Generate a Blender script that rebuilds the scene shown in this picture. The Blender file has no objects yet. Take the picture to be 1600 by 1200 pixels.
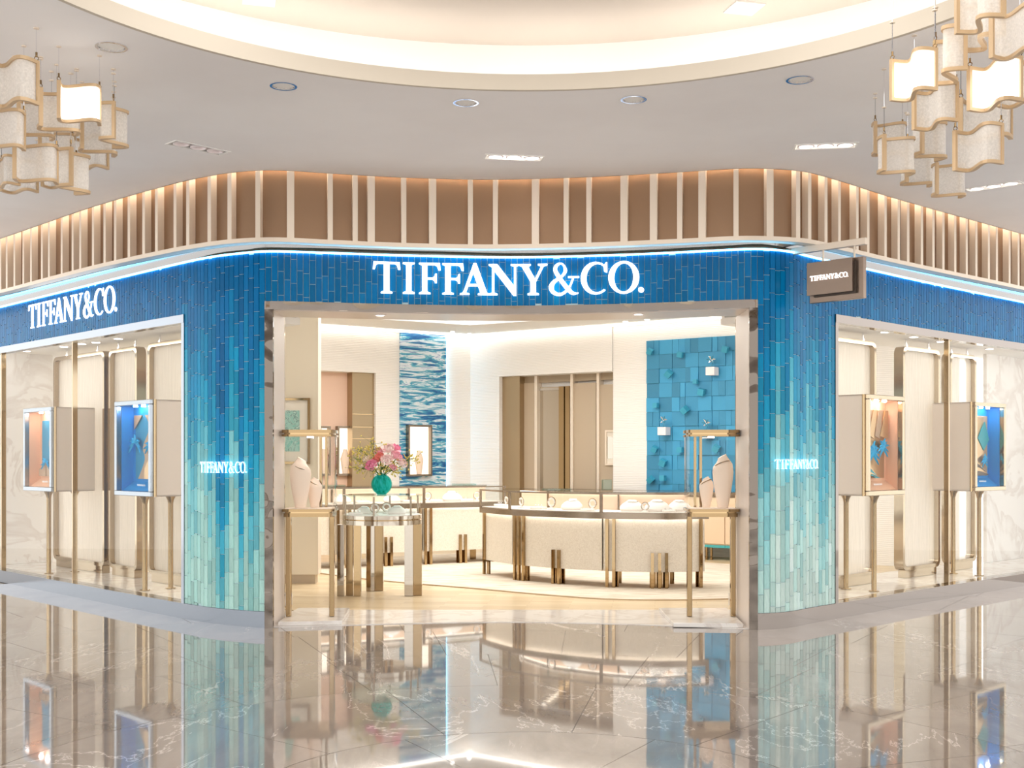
import bpy, bmesh, math, random
from mathutils import Vector, Matrix
R = random.Random(7)
PI = math.pi
C = bpy.context.scene.collection
sc = bpy.context.scene

# ---------------------------------------------------------------- camera, world, lights, exposure
FPX, HOR, EYE = 1850.0, 715.0, 1.58
cam = bpy.data.cameras.new('camera'); co = bpy.data.objects.new('camera', cam); C.objects.link(co)
co.location = (0, 0, EYE); co.rotation_euler = (PI/2, 0, 0)
cam.sensor_fit = 'HORIZONTAL'; cam.sensor_width = 36; cam.lens = 36*FPX/1600
cam.shift_y = (HOR-600)/1600; cam.clip_end = 200
sc.camera = co
w = bpy.data.worlds.new('world'); sc.world = w; w.use_nodes = True
w.node_tree.nodes['Background'].inputs[0].default_value = (1.0, .985, .97, 1)
w.node_tree.nodes['Background'].inputs[1].default_value = 2.0
vs = sc.view_settings
vs.view_transform = 'Standard'; vs.look = 'None'; vs.gamma = 1; vs.use_curve_mapping = False; vs.exposure = 0.22

def area(name, loc, sx, sy, power, col=(1, .9, .78), rot=(0, 0, 0)):
    l = bpy.data.lights.new(name, 'AREA'); l.shape = 'RECTANGLE'; l.size = sx; l.size_y = sy
    l.energy = power; l.color = col
    o = bpy.data.objects.new(name, l); C.objects.link(o); o.location = loc; o.rotation_euler = rot
    return o
area('shop_tray_light', (-1.2, 16.2, 4.02), 3.0, 2.6, 142, (1, .975, .94))
area('shop_tray_light', (1.2, 15.2, 4.02), 2.2, 2.6, 116, (1, .975, .94))
area('dome_light', (0.1, 5.4, 4.62), 4.4, 4.4, 110, (1, .985, .96))

# ---------------------------------------------------------------- materials
def lin(c):
    return tuple(((v/255)/12.92 if v/255 <= .04045 else ((v/255+.055)/1.055)**2.4) for v in c)
M = {}
def mat(name, col, rough=.5, metal=0., spec=.5, coat=0., emit=None, es=0.):
    m = bpy.data.materials.new(name); m.use_nodes = True
    b = m.node_tree.nodes['Principled BSDF']
    b.inputs['Base Color'].default_value = (*col, 1); b.inputs['Roughness'].default_value = rough
    b.inputs['Metallic'].default_value = metal; b.inputs['Specular IOR Level'].default_value = spec
    b.inputs['Coat Weight'].default_value = coat; b.inputs['Coat Roughness'].default_value = .05
    if emit: b.inputs['Emission Color'].default_value = (*emit, 1); b.inputs['Emission Strength'].default_value = es
    M[name] = m
    return m
def nd(m, t, **kw):
    n = m.node_tree.nodes.new(t)
    for k, v in kw.items(): setattr(n, k, v)
    return n
def lk(m, a, b): m.node_tree.links.new(a, b)
def P(m): return m.node_tree.nodes['Principled BSDF']
def coord(m, scale=(1, 1, 1), rot=(0, 0, 0)):
    tc = nd(m, 'ShaderNodeTexCoord'); mp = nd(m, 'ShaderNodeMapping')
    mp.inputs['Scale'].default_value = scale; mp.inputs['Rotation'].default_value = rot
    lk(m, tc.outputs['Object'], mp.inputs[0]); return mp.outputs[0]
def ramp(m, fac, stops):
    r = nd(m, 'ShaderNodeValToRGB'); e = r.color_ramp.elements
    while len(e) < len(stops): e.new(.5)
    for i, (p, c) in enumerate(stops): e[i].position = p; e[i].color = (*c, 1)
    lk(m, fac, r.inputs[0]); return r.outputs[0]
def noise(m, vec, scale, detail=4, rough=.55, dist=0.):
    n = nd(m, 'ShaderNodeTexNoise'); n.inputs['Scale'].default_value = scale; n.inputs['Detail'].default_value = detail
    n.inputs['Roughness'].default_value = rough; n.inputs['Distortion'].default_value = dist
    lk(m, vec, n.inputs['Vector']); return n.outputs['Fac']
def bump(m, h, strength=.3, dist=.01):
    b = nd(m, 'ShaderNodeBump'); b.inputs['Strength'].default_value = strength; b.inputs['Distance'].default_value = dist
    lk(m, h, b.inputs['Height']); lk(m, b.outputs[0], P(m).inputs['Normal'])
def emis(name, col, s):
    m = mat(name, col, .5, emit=col, es=s); return m
def glass(name, tint, refl=1.5, base=0.0, rough=.01):
    m = bpy.data.materials.new(name); m.use_nodes = True; nt = m.node_tree; nt.nodes.clear()
    o = nt.nodes.new('ShaderNodeOutputMaterial'); t = nt.nodes.new('ShaderNodeBsdfTransparent'); g = nt.nodes.new('ShaderNodeBsdfGlossy')
    t.inputs[0].default_value = (*tint, 1); g.inputs['Roughness'].default_value = rough
    f = nt.nodes.new('ShaderNodeFresnel'); f.inputs[0].default_value = refl
    a = nt.nodes.new('ShaderNodeMath'); a.operation = 'ADD'; a.use_clamp = True; a.inputs[1].default_value = base
    x = nt.nodes.new('ShaderNodeMixShader')
    ge = nt.nodes.new('ShaderNodeNewGeometry'); fr = nt.nodes.new('ShaderNodeMath'); fr.operation = 'SUBTRACT'; fr.inputs[0].default_value = 1
    mu = nt.nodes.new('ShaderNodeMath'); mu.operation = 'MULTIPLY'; nt.links.new(ge.outputs['Backfacing'], fr.inputs[1])
    nt.links.new(f.outputs[0], a.inputs[0]); nt.links.new(a.outputs[0], mu.inputs[0]); nt.links.new(fr.outputs[0], mu.inputs[1]); nt.links.new(mu.outputs[0], x.inputs[0])
    nt.links.new(t.outputs[0], x.inputs[1]); nt.links.new(g.outputs[0], x.inputs[2]); nt.links.new(x.outputs[0], o.inputs[0])
    M[name] = m; return m

# tile: glazed, colour carried by each tile object
m = mat('tile', (1, 1, 1), .2, spec=.1)
oi = nd(m, 'ShaderNodeObjectInfo'); v = coord(m)
mx = nd(m, 'ShaderNodeMix', data_type='RGBA', blend_type='MULTIPLY'); mx.inputs[0].default_value = 1
lk(m, oi.outputs['Color'], mx.inputs[6])
lk(m, ramp(m, noise(m, v, 3, 3), [(.3, (.82, .85, .88)), (.7, (1, 1, 1))]), mx.inputs[7]); lk(m, mx.outputs[2], P(m).inputs[0])
mat('grout', lin((205, 232, 238)), .7)
mat('chrome', (.52, .50, .47), .03, 1)
m = mat('wavy_chrome', (.52, .48, .44), .03, 1); bump(m, noise(m, coord(m), 2.2, 1), .12, .05)
mat('steel', (.34, .375, .42), .2, 1)
mat('base_metal', (.27, .235, .21), .06, 1)
mat('base_steel', (.24, .265, .30), .15, 1)
m = mat('jamb_mirror', (.15, .125, .105), .03, 1); bump(m, noise(m, coord(m), 2.5, 2), .35, .08)
mat('soffit_metal', (.16, .21, .27), .12, 1)
mat('gold', lin((172, 147, 110)), .06, 1)
mat('gold_dark', lin((150, 126, 92)), .08, 1)
mat('counter_metal', lin((146, 132, 116)), .25, .9)
m = mat('bronze', lin((150, 121, 96)), .42, .8); bump(m, noise(m, coord(m, (400, 400, 2)), 1, 2), .08, .002)
mat('champagne', lin((236, 222, 204)), .38, .3)
mat('wood_frame', lin((205, 176, 138)), .4, .15)
mat('ceiling_paint', lin((216, 209, 204)), .75)
m = M['ceiling_paint']; lk(m, ramp(m, noise(m, coord(m), .6, 5), [(.35, lin((243, 240, 239))), (.65, lin((250, 248, 247)))]), P(m).inputs[0])
mat('dome_paint', lin((216, 205, 194)), .8)
mat('lip_paint', lin((206, 196, 180)), .7)
mat('white_paint', lin((246, 244, 240)), .7)
m = mat('ribbed', lin((248, 244, 239)), .65)
wv = nd(m, 'ShaderNodeTexWave', wave_type='BANDS', bands_direction='Z'); wv.inputs['Scale'].default_value = 11.0
wv.inputs['Distortion'].default_value = 0; wv.inputs['Detail'].default_value = 1
lk(m, coord(m), wv.inputs[0]); bump(m, wv.outputs['Fac'], .4, .008)
mat('linen', lin((236, 224, 202)), .8); bump(M['linen'], noise(M['linen'], coord(M['linen'], (3, 3, 60)), 6, 2), .15, .003)
mat('stone', lin((226, 214, 204)), .28)
m = mat('white_marble', lin((236, 231, 226)), .12)
lk(m, ramp(m, noise(m, coord(m, (1, 1, 1)), 1.3, 8, .6, 1.6), [(.40, lin((238, 234, 229))), (.50, lin((222, 214, 207))), (.53, lin((238, 234, 229)))]), P(m).inputs[0])
# mall floor: polished brown grey marble with white veins
m = mat('floor_marble', (.2, .17, .15), .03, spec=1, coat=.3)
v = coord(m)
base = ramp(m, noise(m, coord(m, (1, .35, 1), (0, 0, .5)), 1.6, 8, .62, .8), [(.3, lin((130, 122, 116))), (.55, lin((156, 147, 140))), (.75, lin((176, 167, 160)))])
n1 = noise(m, coord(m, (1, .30, 1), (0, 0, 1.15)), .55, 9, .62, 1.2)
v1 = ramp(m, n1, [(.4945, (0, 0, 0)), (.5, (.9, .9, .9)), (.5055, (0, 0, 0))])
n2 = noise(m, coord(m, (1.0, .4, 1), (0, 0, 2.3)), 1.5, 9, .66, 1.0)
v2 = ramp(m, n2, [(.497, (0, 0, 0)), (.5, (.5, .5, .5)), (.503, (0, 0, 0))])
gate = ramp(m, noise(m, v, .7, 3), [(.45, (0, 0, 0)), (.6, (1, 1, 1))])
ad = nd(m, 'ShaderNodeMix', data_type='RGBA', blend_type='ADD'); ad.inputs[0].default_value = 1; lk(m, v1, ad.inputs[6]); lk(m, v2, ad.inputs[7])
ml = nd(m, 'ShaderNodeMix', data_type='RGBA', blend_type='MULTIPLY'); ml.inputs[0].default_value = 1; lk(m, ad.outputs[2], ml.inputs[6]); lk(m, gate, ml.inputs[7])
mx = nd(m, 'ShaderNodeMix', data_type='RGBA'); lk(m, ml.outputs[2], mx.inputs[0]); lk(m, base, mx.inputs[6]); mx.inputs[7].default_value = (*lin((236, 228, 220)), 1)
lk(m, mx.outputs[2], P(m).inputs[0])
m = mat('inlay_marble', (.2, .17, .15), .03, spec=1, coat=.3)
v = coord(m, (1, .4, 1), (0, 0, .9)); n1 = noise(m, v, .8, 9, .62, 1.2)
lk(m, ramp(m, n1, [(.3, lin((124, 116, 110))), (.4955, lin((150, 141, 135))), (.5, lin((230, 223, 216))), (.5045, lin((150, 141, 135))), (.75, lin((168, 159, 152)))]), P(m).inputs[0])
mat('floor_joint', lin((186, 174, 164)), .3)
m = mat('oak_floor', lin((226, 205, 170)), .3)
bk = nd(m, 'ShaderNodeTexBrick'); bk.inputs['Scale'].default_value = 1; bk.inputs['Brick Width'].default_value = .9; bk.inputs['Row Height'].default_value = .12; bk.inputs['Mortar Size'].default_value = .002
bk.inputs[1].default_value = (*lin((232, 212, 178)), 1); bk.inputs[2].default_value = (*lin((214, 190, 152)), 1); bk.inputs[3].default_value = (*lin((190, 165, 128)), 1)
lk(m, coord(m, (1, 1, 1), (0, 0, .12)), bk.inputs[0]); lk(m, bk.outputs[0], P(m).inputs[0])
m = mat('rug', lin((240, 231, 217)), .95)
h = noise(m, coord(m, (1.2, 9, 1), (0, 0, .1)), 2.2, 6, .6, .6)
lk(m, ramp(m, h, [(.35, lin((188, 170, 146))), (.5, lin((220, 208, 190))), (.7, lin((236, 227, 213)))]), P(m).inputs[0]); bump(m, h, .4, .01)
mat('rug_edge', lin((196, 172, 142)), .9)
m = mat('plaster', lin((232, 222, 206)), .45)
h = noise(m, coord(m, (1, 1, 1)), 55, 4, .7, 1.5)
lk(m, ramp(m, h, [(.3, lin((214, 203, 186))), (.6, lin((238, 230, 216)))]), P(m).inputs[0]); bump(m, h, .5, .006)
mat('peach', lin((248, 218, 194)), .6); mat('pink_wall', lin((240, 206, 184)), .55); mat('cabinet_peach', lin((228, 202, 172)), .5)
mat('teal', lin((70, 170, 175)), .5)
m = mat('brushed_bronze', lin((176, 156, 126)), .3, .85); bump(m, noise(m, coord(m, (3, 3, 300)), 1, 2), .08, .002)
mat('taupe', lin((196, 178, 154)), .5); mat('taupe_dark', lin((166, 148, 124)), .5)
mat('mirror', (.46, .41, .34), .04, 1)
glass('glass', (.985, .99, .985), 1.17); glass('case_glass', (.98, .99, .985), 1.3, .0); glass('edge_glass', (.78, .9, .88), 1.4, .04)
glass('vase_glass', lin((170, 235, 232)), 1.5, .03)
m = bpy.data.materials.new('screen_mesh'); m.use_nodes = True; nt = m.node_tree; nt.nodes.clear(); M['screen_mesh'] = m
def mesh_mat(m, col, tr, sc_, lo=.35, hi=.75):
    nt = m.node_tree
    o = nt.nodes.new('ShaderNodeOutputMaterial'); t = nt.nodes.new('ShaderNodeBsdfTransparent'); d = nt.nodes.new('ShaderNodeBsdfDiffuse'); tl = nt.nodes.new('ShaderNodeBsdfTranslucent')
    d.inputs[0].default_value = (*col, 1); tl.inputs[0].default_value = (*col, 1)
    a = nt.nodes.new('ShaderNodeMixShader'); a.inputs[0].default_value = .45
    nt.links.new(d.outputs[0], a.inputs[1]); nt.links.new(tl.outputs[0], a.inputs[2])
    f = noise(m, coord(m, sc_), 4, 3); f = ramp(m, f, [(lo, (tr-.07,)*3), (hi, (tr+.07,)*3)])
    x = nt.nodes.new('ShaderNodeMixShader'); nt.links.new(f, x.inputs[0]); nt.links.new(t.outputs[0], x.inputs[1]); nt.links.new(a.outputs[0], x.inputs[2]); nt.links.new(x.outputs[0], o.inputs[0])
mesh_mat(m, lin((248, 242, 233)), .50, (40, 40, 1))
m = bpy.data.materials.new('lamp_mesh'); m.use_nodes = True; m.node_tree.nodes.clear(); M['lamp_mesh'] = m
mesh_mat(m, lin((250, 246, 240)), .55, (20, 20, 20))
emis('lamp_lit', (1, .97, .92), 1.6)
emis('led_blue', (.22, .66, 1.0), 6)
emis('led_warm', (1, .96, .90), 4); emis('led_band', (1, .93, .82), 20); emis('led_dome', (1, .975, .93), 5.5)
emis('led_under', (1, .94, .86), 7); emis('led_window', (1, .97, .93), 7); emis('led_case', (1, .92, .84), 1.6); emis('bulb', (1, .95, .88), 9); emis('bulb_hot', (1, .98, .95), 60); emis('bulb_off', (.2, .19, .18), .1)
emis('letter_white', (1, 1, 1), 1.5); emis('halo', (.30, .80, 1.0), 2.4)
emis('niche_light', (1, .88, .74), 1.1)
mat('letter_metal', (.86, .86, .86), .15, .6); mat('letter_side', (.75, .78, .8), .3, .5)
m = mat('sign_plate', lin((150, 132, 118)), .3, .85); bump(m, noise(m, coord(m, (2, 2, 300)), 1, 2), .06, .002)
mat('dark_gap', lin((70, 58, 48)), .6)
# glittering blue strata panel
m = mat('strata', (.1, .3, .6), .35)
h = noise(m, coord(m, (1.1, 1.1, 9)), 1.3, 9, .66, 1.2)
lk(m, ramp(m, h, [(.28, lin((18, 60, 120))), (.42, lin((38, 110, 170))), (.50, lin((90, 180, 205))), (.54, lin((232, 240, 246))), (.60, lin((214, 226, 240))), (.66, lin((60, 120, 180)))]), P(m).inputs[0])
P(m).inputs['Emission Strength'].default_value = 0
m = mat('blue_square', (.1, .4, .6), .55)
oi = nd(m, 'ShaderNodeObjectInfo'); lk(m, oi.outputs['Color'], P(m).inputs[0]); bump(m, noise(m, coord(m, (4, 4, 60)), 6, 3), .2, .003)
mat('white_gloss', lin((250, 240, 240)), .3)
m = mat('flower_glass', lin((90, 190, 220)), .05, spec=.8); P(m).inputs['Transmission Weight'].default_value = .6
mat('case_side', lin((228, 214, 200)), .35, .25); mat('blue_liner', lin((0, 150, 225)), .5); mat('peach_liner', lin((246, 196, 160)), .55)
mat('art_sky', lin((50, 150, 190)), .6); mat('art_gold', lin((196, 164, 122)), .3, .7); mat('art_tan', lin((190, 160, 130)), .55); mat('art_grey', lin((150, 140, 135)), .5)
mat('art_cyan', lin((0, 175, 230)), .3); mat('art_teal', lin((30, 160, 170)), .4); mat('art_dark', lin((86, 72, 58)), .4, .4)
mat('bust_cream', lin((250, 228, 208)), .6); mat('bust_white', lin((246, 238, 232)), .6); mat('silver', (.85, .85, .87), .12, 1)
mat('canvas_white', lin((240, 232, 218)), .8)
m = mat('print_aqua', lin((150, 205, 195)), .7)
lk(m, ramp(m, noise(m, coord(m), 5, 6, .6, 2), [(.35, lin((120, 190, 180))), (.5, lin((178, 216, 206))), (.52, lin((60, 110, 110))), (.54, lin((190, 222, 212))), (.7, lin((205, 226, 218)))]), P(m).inputs[0])
mat('stem_green', lin((70, 110, 40)), .6); mat('spray_yellow', lin((226, 206, 110)), .7)
for k, c in dict(petal_pink=(250, 158, 192), petal_light=(255, 228, 226), petal_coral=(252, 150, 138), petal_rose=(253, 192, 206), petal_cream=(253, 236, 214)).items(): mat(k, lin(c), .6)
mat('champagne_metal', lin((180, 162, 136)), .10, 1)
mat('pad', lin((226, 214, 204)), .7)
mat('black', (.02, .02, .02), .4)

# ---------------------------------------------------------------- mesh helpers
class MB:
    def __init__(s): s.v = []; s.f = []
    def add(s, v, f):
        b = len(s.v); s.v += [tuple(p) for p in v]; s.f += [tuple(i+b for i in q) for q in f]; return s
    def box(s, x0, x1, y0, y1, z0, z1, T=None):
        v = [(x, y, z) for z in (z0, z1) for (x, y) in ((x0, y0), (x1, y0), (x1, y1), (x0, y1))]
        if T: v = [tuple(T @ Vector(p)) for p in v]
        return s.add(v, [(0, 3, 2, 1), (4, 5, 6, 7), (0, 1, 5, 4), (1, 2, 6, 5), (2, 3, 7, 6), (3, 0, 4, 7)])
    def cyl(s, c, r, z0, z1, n=16, r1=None):
        r1 = r if r1 is None else r1; v = []
        for (z, q) in ((z0, r), (z1, r1)): v += [(c[0]+q*math.cos(2*PI*i/n), c[1]+q*math.sin(2*PI*i/n), z) for i in range(n)]
        return s.add(v, [tuple(range(n))[::-1], tuple(range(n, 2*n))]+[(i, (i+1) % n, n+(i+1) % n, n+i) for i in range(n)])
    def lathe(s, c, prof, n=24, sx=1, sy=1, cap=True):
        v = []; k = len(prof)
        for (r, z) in prof: v += [(c[0]+r*sx*math.cos(2*PI*i/n), c[1]+r*sy*math.sin(2*PI*i/n), c[2]+z) for i in range(n)]
        f = [(j*n+i, j*n+(i+1) % n, (j+1)*n+(i+1) % n, (j+1)*n+i) for j in range(k-1) for i in range(n)]
        if cap: f += [tuple(range(n))[::-1], tuple(range((k-1)*n, k*n))]
        return s.add(v, f)
    def tube(s, pts, r, n=8):
        pts = [Vector(p) for p in pts]; v = []
        for i, p in enumerate(pts):
            t = (pts[min(i+1, len(pts)-1)]-pts[max(i-1, 0)]).normalized()
            a = t.cross(Vector((0, 0, 1)) if abs(t.z) < .9 else Vector((1, 0, 0))).normalized(); b = t.cross(a)
            rr = r[i] if isinstance(r, (list, tuple)) else r
            v += [tuple(p+rr*(a*math.cos(2*PI*k/n)+b*math.sin(2*PI*k/n))) for k in range(n)]
        m_ = len(pts)
        return s.add(v, [(j*n+i, j*n+(i+1) % n, (j+1)*n+(i+1) % n, (j+1)*n+i) for j in range(m_-1) for i in range(n)]+[tuple(range(n))[::-1], tuple(range((m_-1)*n, m_*n))])
    def prism(s, poly, y0, y1):                                   # polygon in x,z extruded in y
        n = len(poly); v = [(x, y0, z) for x, z in poly]+[(x, y1, z) for x, z in poly]
        return s.add(v, [tuple(range(n)), tuple(range(n, 2*n))[::-1]]+[(i, n+i, n+(i+1) % n, (i+1) % n) for i in range(n)])
    def slab(s, poly, z0, z1):                                    # polygon in x,y extruded in z
        n = len(poly); v = [(x, y, z0) for x, y in poly]+[(x, y, z1) for x, y in poly]
        return s.add(v, [tuple(range(n))[::-1], tuple(range(n, 2*n))]+[(i, (i+1) % n, n+(i+1) % n, n+i) for i in range(n)])
    def grid(s, g):                                               # g[j][i] points
        h = len(g); w_ = len(g[0])
        return s.add([p for r in g for p in r], [(j*w_+i, j*w_+i+1, (j+1)*w_+i+1, (j+1)*w_+i) for j in range(h-1) for i in range(w_-1)])
    def mesh(s, name, smooth=False):
        me = bpy.data.meshes.new(name); me.from_pydata(s.v, [], s.f)
        bm = bmesh.new(); bm.from_mesh(me); bmesh.ops.recalc_face_normals(bm, faces=bm.faces); bm.to_mesh(me); bm.free()
        if smooth:
            me.polygons.foreach_set('use_smooth', [True]*len(me.polygons))
            try: me.set_sharp_from_angle(angle=math.radians(smooth if smooth is not True else 40))
            except Exception: pass
        return me
    def build(s, name, material, parent=None, smooth=False, world=True, bevel=0):
        me = s.mesh(name, smooth); me.materials.append(M[material] if isinstance(material, str) else material)
        o = link(name, me, parent, world)
        if bevel:
            b = o.modifiers.new('bevel', 'BEVEL'); b.width = bevel; b.segments = 2; b.limit_method = 'ANGLE'
        return o
def link(name, me, parent=None, world=True):
    o = bpy.data.objects.new(name, me); C.objects.link(o)
    if parent:
        o.parent = parent
        if world: o.matrix_parent_inverse = wm(parent).inverted()
    return o
def wm(o):
    m_ = Matrix.LocRotScale(o.location, o.rotation_euler, o.scale)
    return (wm(o.parent) @ o.matrix_parent_inverse @ m_) if o.parent else m_
def tag(o, label=None, cat=None, group=None, kind=None):
    if label: o['label'] = label
    if cat: o['category'] = cat
    if group: o['group'] = group
    if kind: o['kind'] = kind
    return o
def empty(name, loc, rz=0, label=None, cat=None, group=None, kind=None):
    o = bpy.data.objects.new(name, None); C.objects.link(o); o.location = loc; o.rotation_euler = (0, 0, rz); o.empty_display_size = .1
    return tag(o, label, cat, group, kind)
def copy_tree(o, parent=None):
    c = o.copy(); C.objects.link(c); c.parent = parent
    for ch in list(o.children): copy_tree(ch, c)
    return c
def catmull(p, n=10):
    q = [p[0]]+list(p)+[p[-1]]; out = []
    for i in range(1, len(q)-2):
        for k in range(n):
            t = k/n; a, b, c, d = q[i-1], q[i], q[i+1], q[i+2]
            out.append(tuple(.5*((2*b[j])+(-a[j]+c[j])*t+(2*a[j]-5*b[j]+4*c[j]-d[j])*t*t+(-a[j]+3*b[j]-3*c[j]+d[j])*t**3) for j in range(len(b))))
    return out+[tuple(p[-1])]
class Path:
    def __init__(s, pts, n=10):
        s.p = catmull(pts, n) if n else list(pts); s.s = [0]
        for a, b in zip(s.p, s.p[1:]): s.s.append(s.s[-1]+math.dist(a, b))
        s.L = s.s[-1]
    def at(s, u, d=0):
        u = min(max(u, 0), s.L); i = 0
        lo, hi = 0, len(s.s)-1
        while hi-lo > 1:
            mid = (lo+hi)//2
            if s.s[mid] <= u: lo = mid
            else: hi = mid
        t = (u-s.s[lo])/(s.s[hi]-s.s[lo]); a, b = s.p[lo], s.p[hi]
        x, y = a[0]+(b[0]-a[0])*t, a[1]+(b[1]-a[1])*t
        e = .04; k = math.dist(a, b)
        def tn(i):
            a, b = s.p[max(i-1, 0)], s.p[min(i+1, len(s.p)-1)]; l = math.dist(a, b); return ((b[0]-a[0])/l, (b[1]-a[1])/l)
        t0, t1 = tn(lo), tn(hi); tx, ty = t0[0]*(1-t)+t1[0]*t, t0[1]*(1-t)+t1[1]*t; l = math.hypot(tx, ty); tx /= l; ty /= l
        return (x-ty*d, y+tx*d, tx, ty)
    def ray(s, px, d=0):                                          # arc length where a bearing meets the path
        k = (px-800)/FPX; prev = None; n = 900
        x, y, _, _ = s.at(0, d)
        if x-k*y >= 0: return 0
        for i in range(n+1):
            u = s.L*i/n; x, y, _, _ = s.at(u, d); e = x-k*y
            if prev is not None and prev[1] < 0 <= e: return prev[0]+(u-prev[0])*(-prev[1])/(e-prev[1])
            prev = (u, e)
        return s.L
    def solid(s, mb, u0, u1, z0, z1, d0, d1, step=.08):
        n = max(1, int(math.ceil((u1-u0)/step))); v = []
        for i in range(n+1):
            u = u0+(u1-u0)*i/n; a = s.at(u, d0); b = s.at(u, d1)
            v += [(a[0], a[1], z0), (b[0], b[1], z0), (b[0], b[1], z1), (a[0], a[1], z1)]
        f = [(4*i+k, 4*i+(k+1) % 4, 4*i+4+(k+1) % 4, 4*i+4+k) for i in range(n) for k in range(4)]+[(3, 2, 1, 0), (4*n, 4*n+1, 4*n+2, 4*n+3)]
        return mb.add(v, f)
def path_solid(path, u0, u1, z0, z1, d0, d1, name, material, parent=None, step=.08, smooth=30):
    mb = MB(); path.solid(mb, u0, u1, z0, z1, d0, d1, step); return mb.build(name, material, parent, smooth)
def fill(loops, z, flip=False):
    cu = bpy.data.curves.new('fill', 'CURVE'); cu.dimensions = '2D'; cu.fill_mode = 'BOTH'
    for lp in loops:
        sp = cu.splines.new('POLY'); sp.points.add(len(lp)-1)
        for p, q in zip(sp.points, lp): p.co = (q[0], q[1], 0, 1)
        sp.use_cyclic_u = True
    o = bpy.data.objects.new('fill', cu); C.objects.link(o); dg = bpy.context.evaluated_depsgraph_get(); dg.update()
    me = bpy.data.meshes.new_from_object(o.evaluated_get(dg)); bpy.data.objects.remove(o); bpy.data.curves.remove(cu)
    for v in me.vertices: v.co.z = z
    me.materials.clear(); return me
def circle(c, r, n=64): return [(c[0]+r*math.cos(2*PI*i/n), c[1]+r*math.sin(2*PI*i/n)) for i in range(n)]
def zat(py, y): return EYE-(py-HOR)*y/FPX
def xat(px, y): return (px-800)*y/FPX

# ---------------------------------------------------------------- plan curves
F = Path([(-8.6, 17.2), (-7.6, 16.2), (-6.53, 15.10), (-5.18, 13.68), (-4.03, 12.47), (-3.18, 11.60), (-2.85, 11.30), (-2.56, 11.12), (-2.25, 11.0), (-1.75, 11.08), (-1.0, 11.23), (0, 11.33), (1.0, 11.2), (1.75, 11.0), (2.22, 10.88), (2.55, 11.0), (2.9, 11.36), (3.6, 12.04), (4.43, 12.86), (5.3, 13.68), (6.26, 14.57), (7.3, 15.55), (8.4, 16.6)])
B = Path([(-8.6, 16.5), (-7.4, 15.35), (-6.09, 14.08), (-5.43, 13.40), (-4.87, 12.82), (-4.36, 12.3), (-3.82, 11.79), (-3.45, 11.46), (-3.05, 11.12), (-2.58, 10.82), (-2.15, 10.72), (-1.67, 10.84), (-1.0, 11.0), (-.2, 11.08), (.72, 10.98), (1.5, 10.80), (2.1, 10.65), (2.59, 10.74), (2.89, 10.96), (3.3, 11.35), (3.7, 11.75), (4.22, 12.23), (4.75, 12.71), (5.32, 13.22), (5.96, 13.8), (7.2, 14.95), (8.4, 16.05)])
sL0 = F.ray(-260); sL = F.ray(290); sE0 = F.ray(415); sE1 = F.ray(1183); sR = F.ray(1303); sR1 = F.ray(1860)
CEIL = 4.18; ZT = 3.49; ZS = 3.55; ZH = 3.03; ZB = .15
CC = (0.1, 5.42); CR = 2.95

# ---------------------------------------------------------------- floors
fl = tag(MB().box(-12, 12, -6, 19, -.08, -.012).build('floor', 'floor_joint'), kind='structure')
rings = [(0, 1.4, 6), (1.4, 2.8, 12), (2.8, 4.1, 20), (4.1, 5.4, 28), (5.4, 6.7, 34), (6.7, 8.0, 40), (8.0, 9.6, 46), (9.6, 11.4, 52)]
for j, (r0, r1, n) in enumerate(rings):
    off = .35*j; g = .0022
    for i in range(n):
        a0 = 2*PI*i/n+off; a1 = 2*PI*(i+1)/n+off; am = (a0+a1)/2
        cx, cy = CC[0]+r1*math.cos(am), CC[1]+r1*math.sin(am)
        if cy < -2.5 or abs(cx) > 9.5: continue
        if cy-r1*0 > 10.9 and abs(CC[0]+r0*math.cos(am)) < 1.9 and CC[1]+r0*math.sin(am) > 11.3: continue
        k = 8; e0 = g/max(r0, .3); e1 = g/r1
        poly = [(CC[0]+(r1-g)*math.cos(a0+e1+(a1-a0-2*e1)*t/k), CC[1]+(r1-g)*math.sin(a0+e1+(a1-a0-2*e1)*t/k)) for t in range(k+1)]
        poly += [(CC[0]+(r0+g)*math.cos(a1-e0-(a1-a0-2*e0)*t/k), CC[1]+(r0+g)*math.sin(a1-e0-(a1-a0-2*e0)*t/k)) for t in range(k+1)] if r0 else [CC]
        MB().slab(poly, -.011, 0).build('slab', 'inlay_marble' if j == 1 else 'floor_marble', fl)
# shop floor (on top of the mall floor, a few millimetres higher)
thr = [F.at(u, .02)[:2] for u in [sE0+(sE1-sE0)*i/30 for i in range(31)]]
tag(MB().slab(thr+[(2.25, 12.25), (-2.25, 12.25)], -.01, .006).build('floor_threshold', 'white_marble'), kind='structure')
tag(MB().slab([(-2.25, 12.252), (2.25, 12.252), (3.0, 12.6), (7.5, 16.4), (-.76, 22.4), (-7.6, 17.6), (-3.0, 12.6)], -.01, .005).build('floor_shop', 'oak_floor'), kind='structure')
rugf = catmull([(-3.4, 17.0), (-2.64, 16.1), (-1.67, 15.1), (-.46, 14.2), (.5, 13.45), (1.26, 13.07), (2.44, 13.15), (3.6, 13.7)], 6)
rug = tag(MB().slab(rugf+[(4.8, 15.0), (3.2, 17.4), (.0, 20.0), (-2.0, 18.6)], .005, .017).build('area_rug', 'rug'), 'cream streaked rug with a curved front edge under the jewellery counters', 'rug')
e = MB(); Path(rugf, 0).solid(e, 0, Path(rugf, 0).L, .005, .019, -.012, .004, .2); e.build('binding', 'rug_edge', rug)

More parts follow.
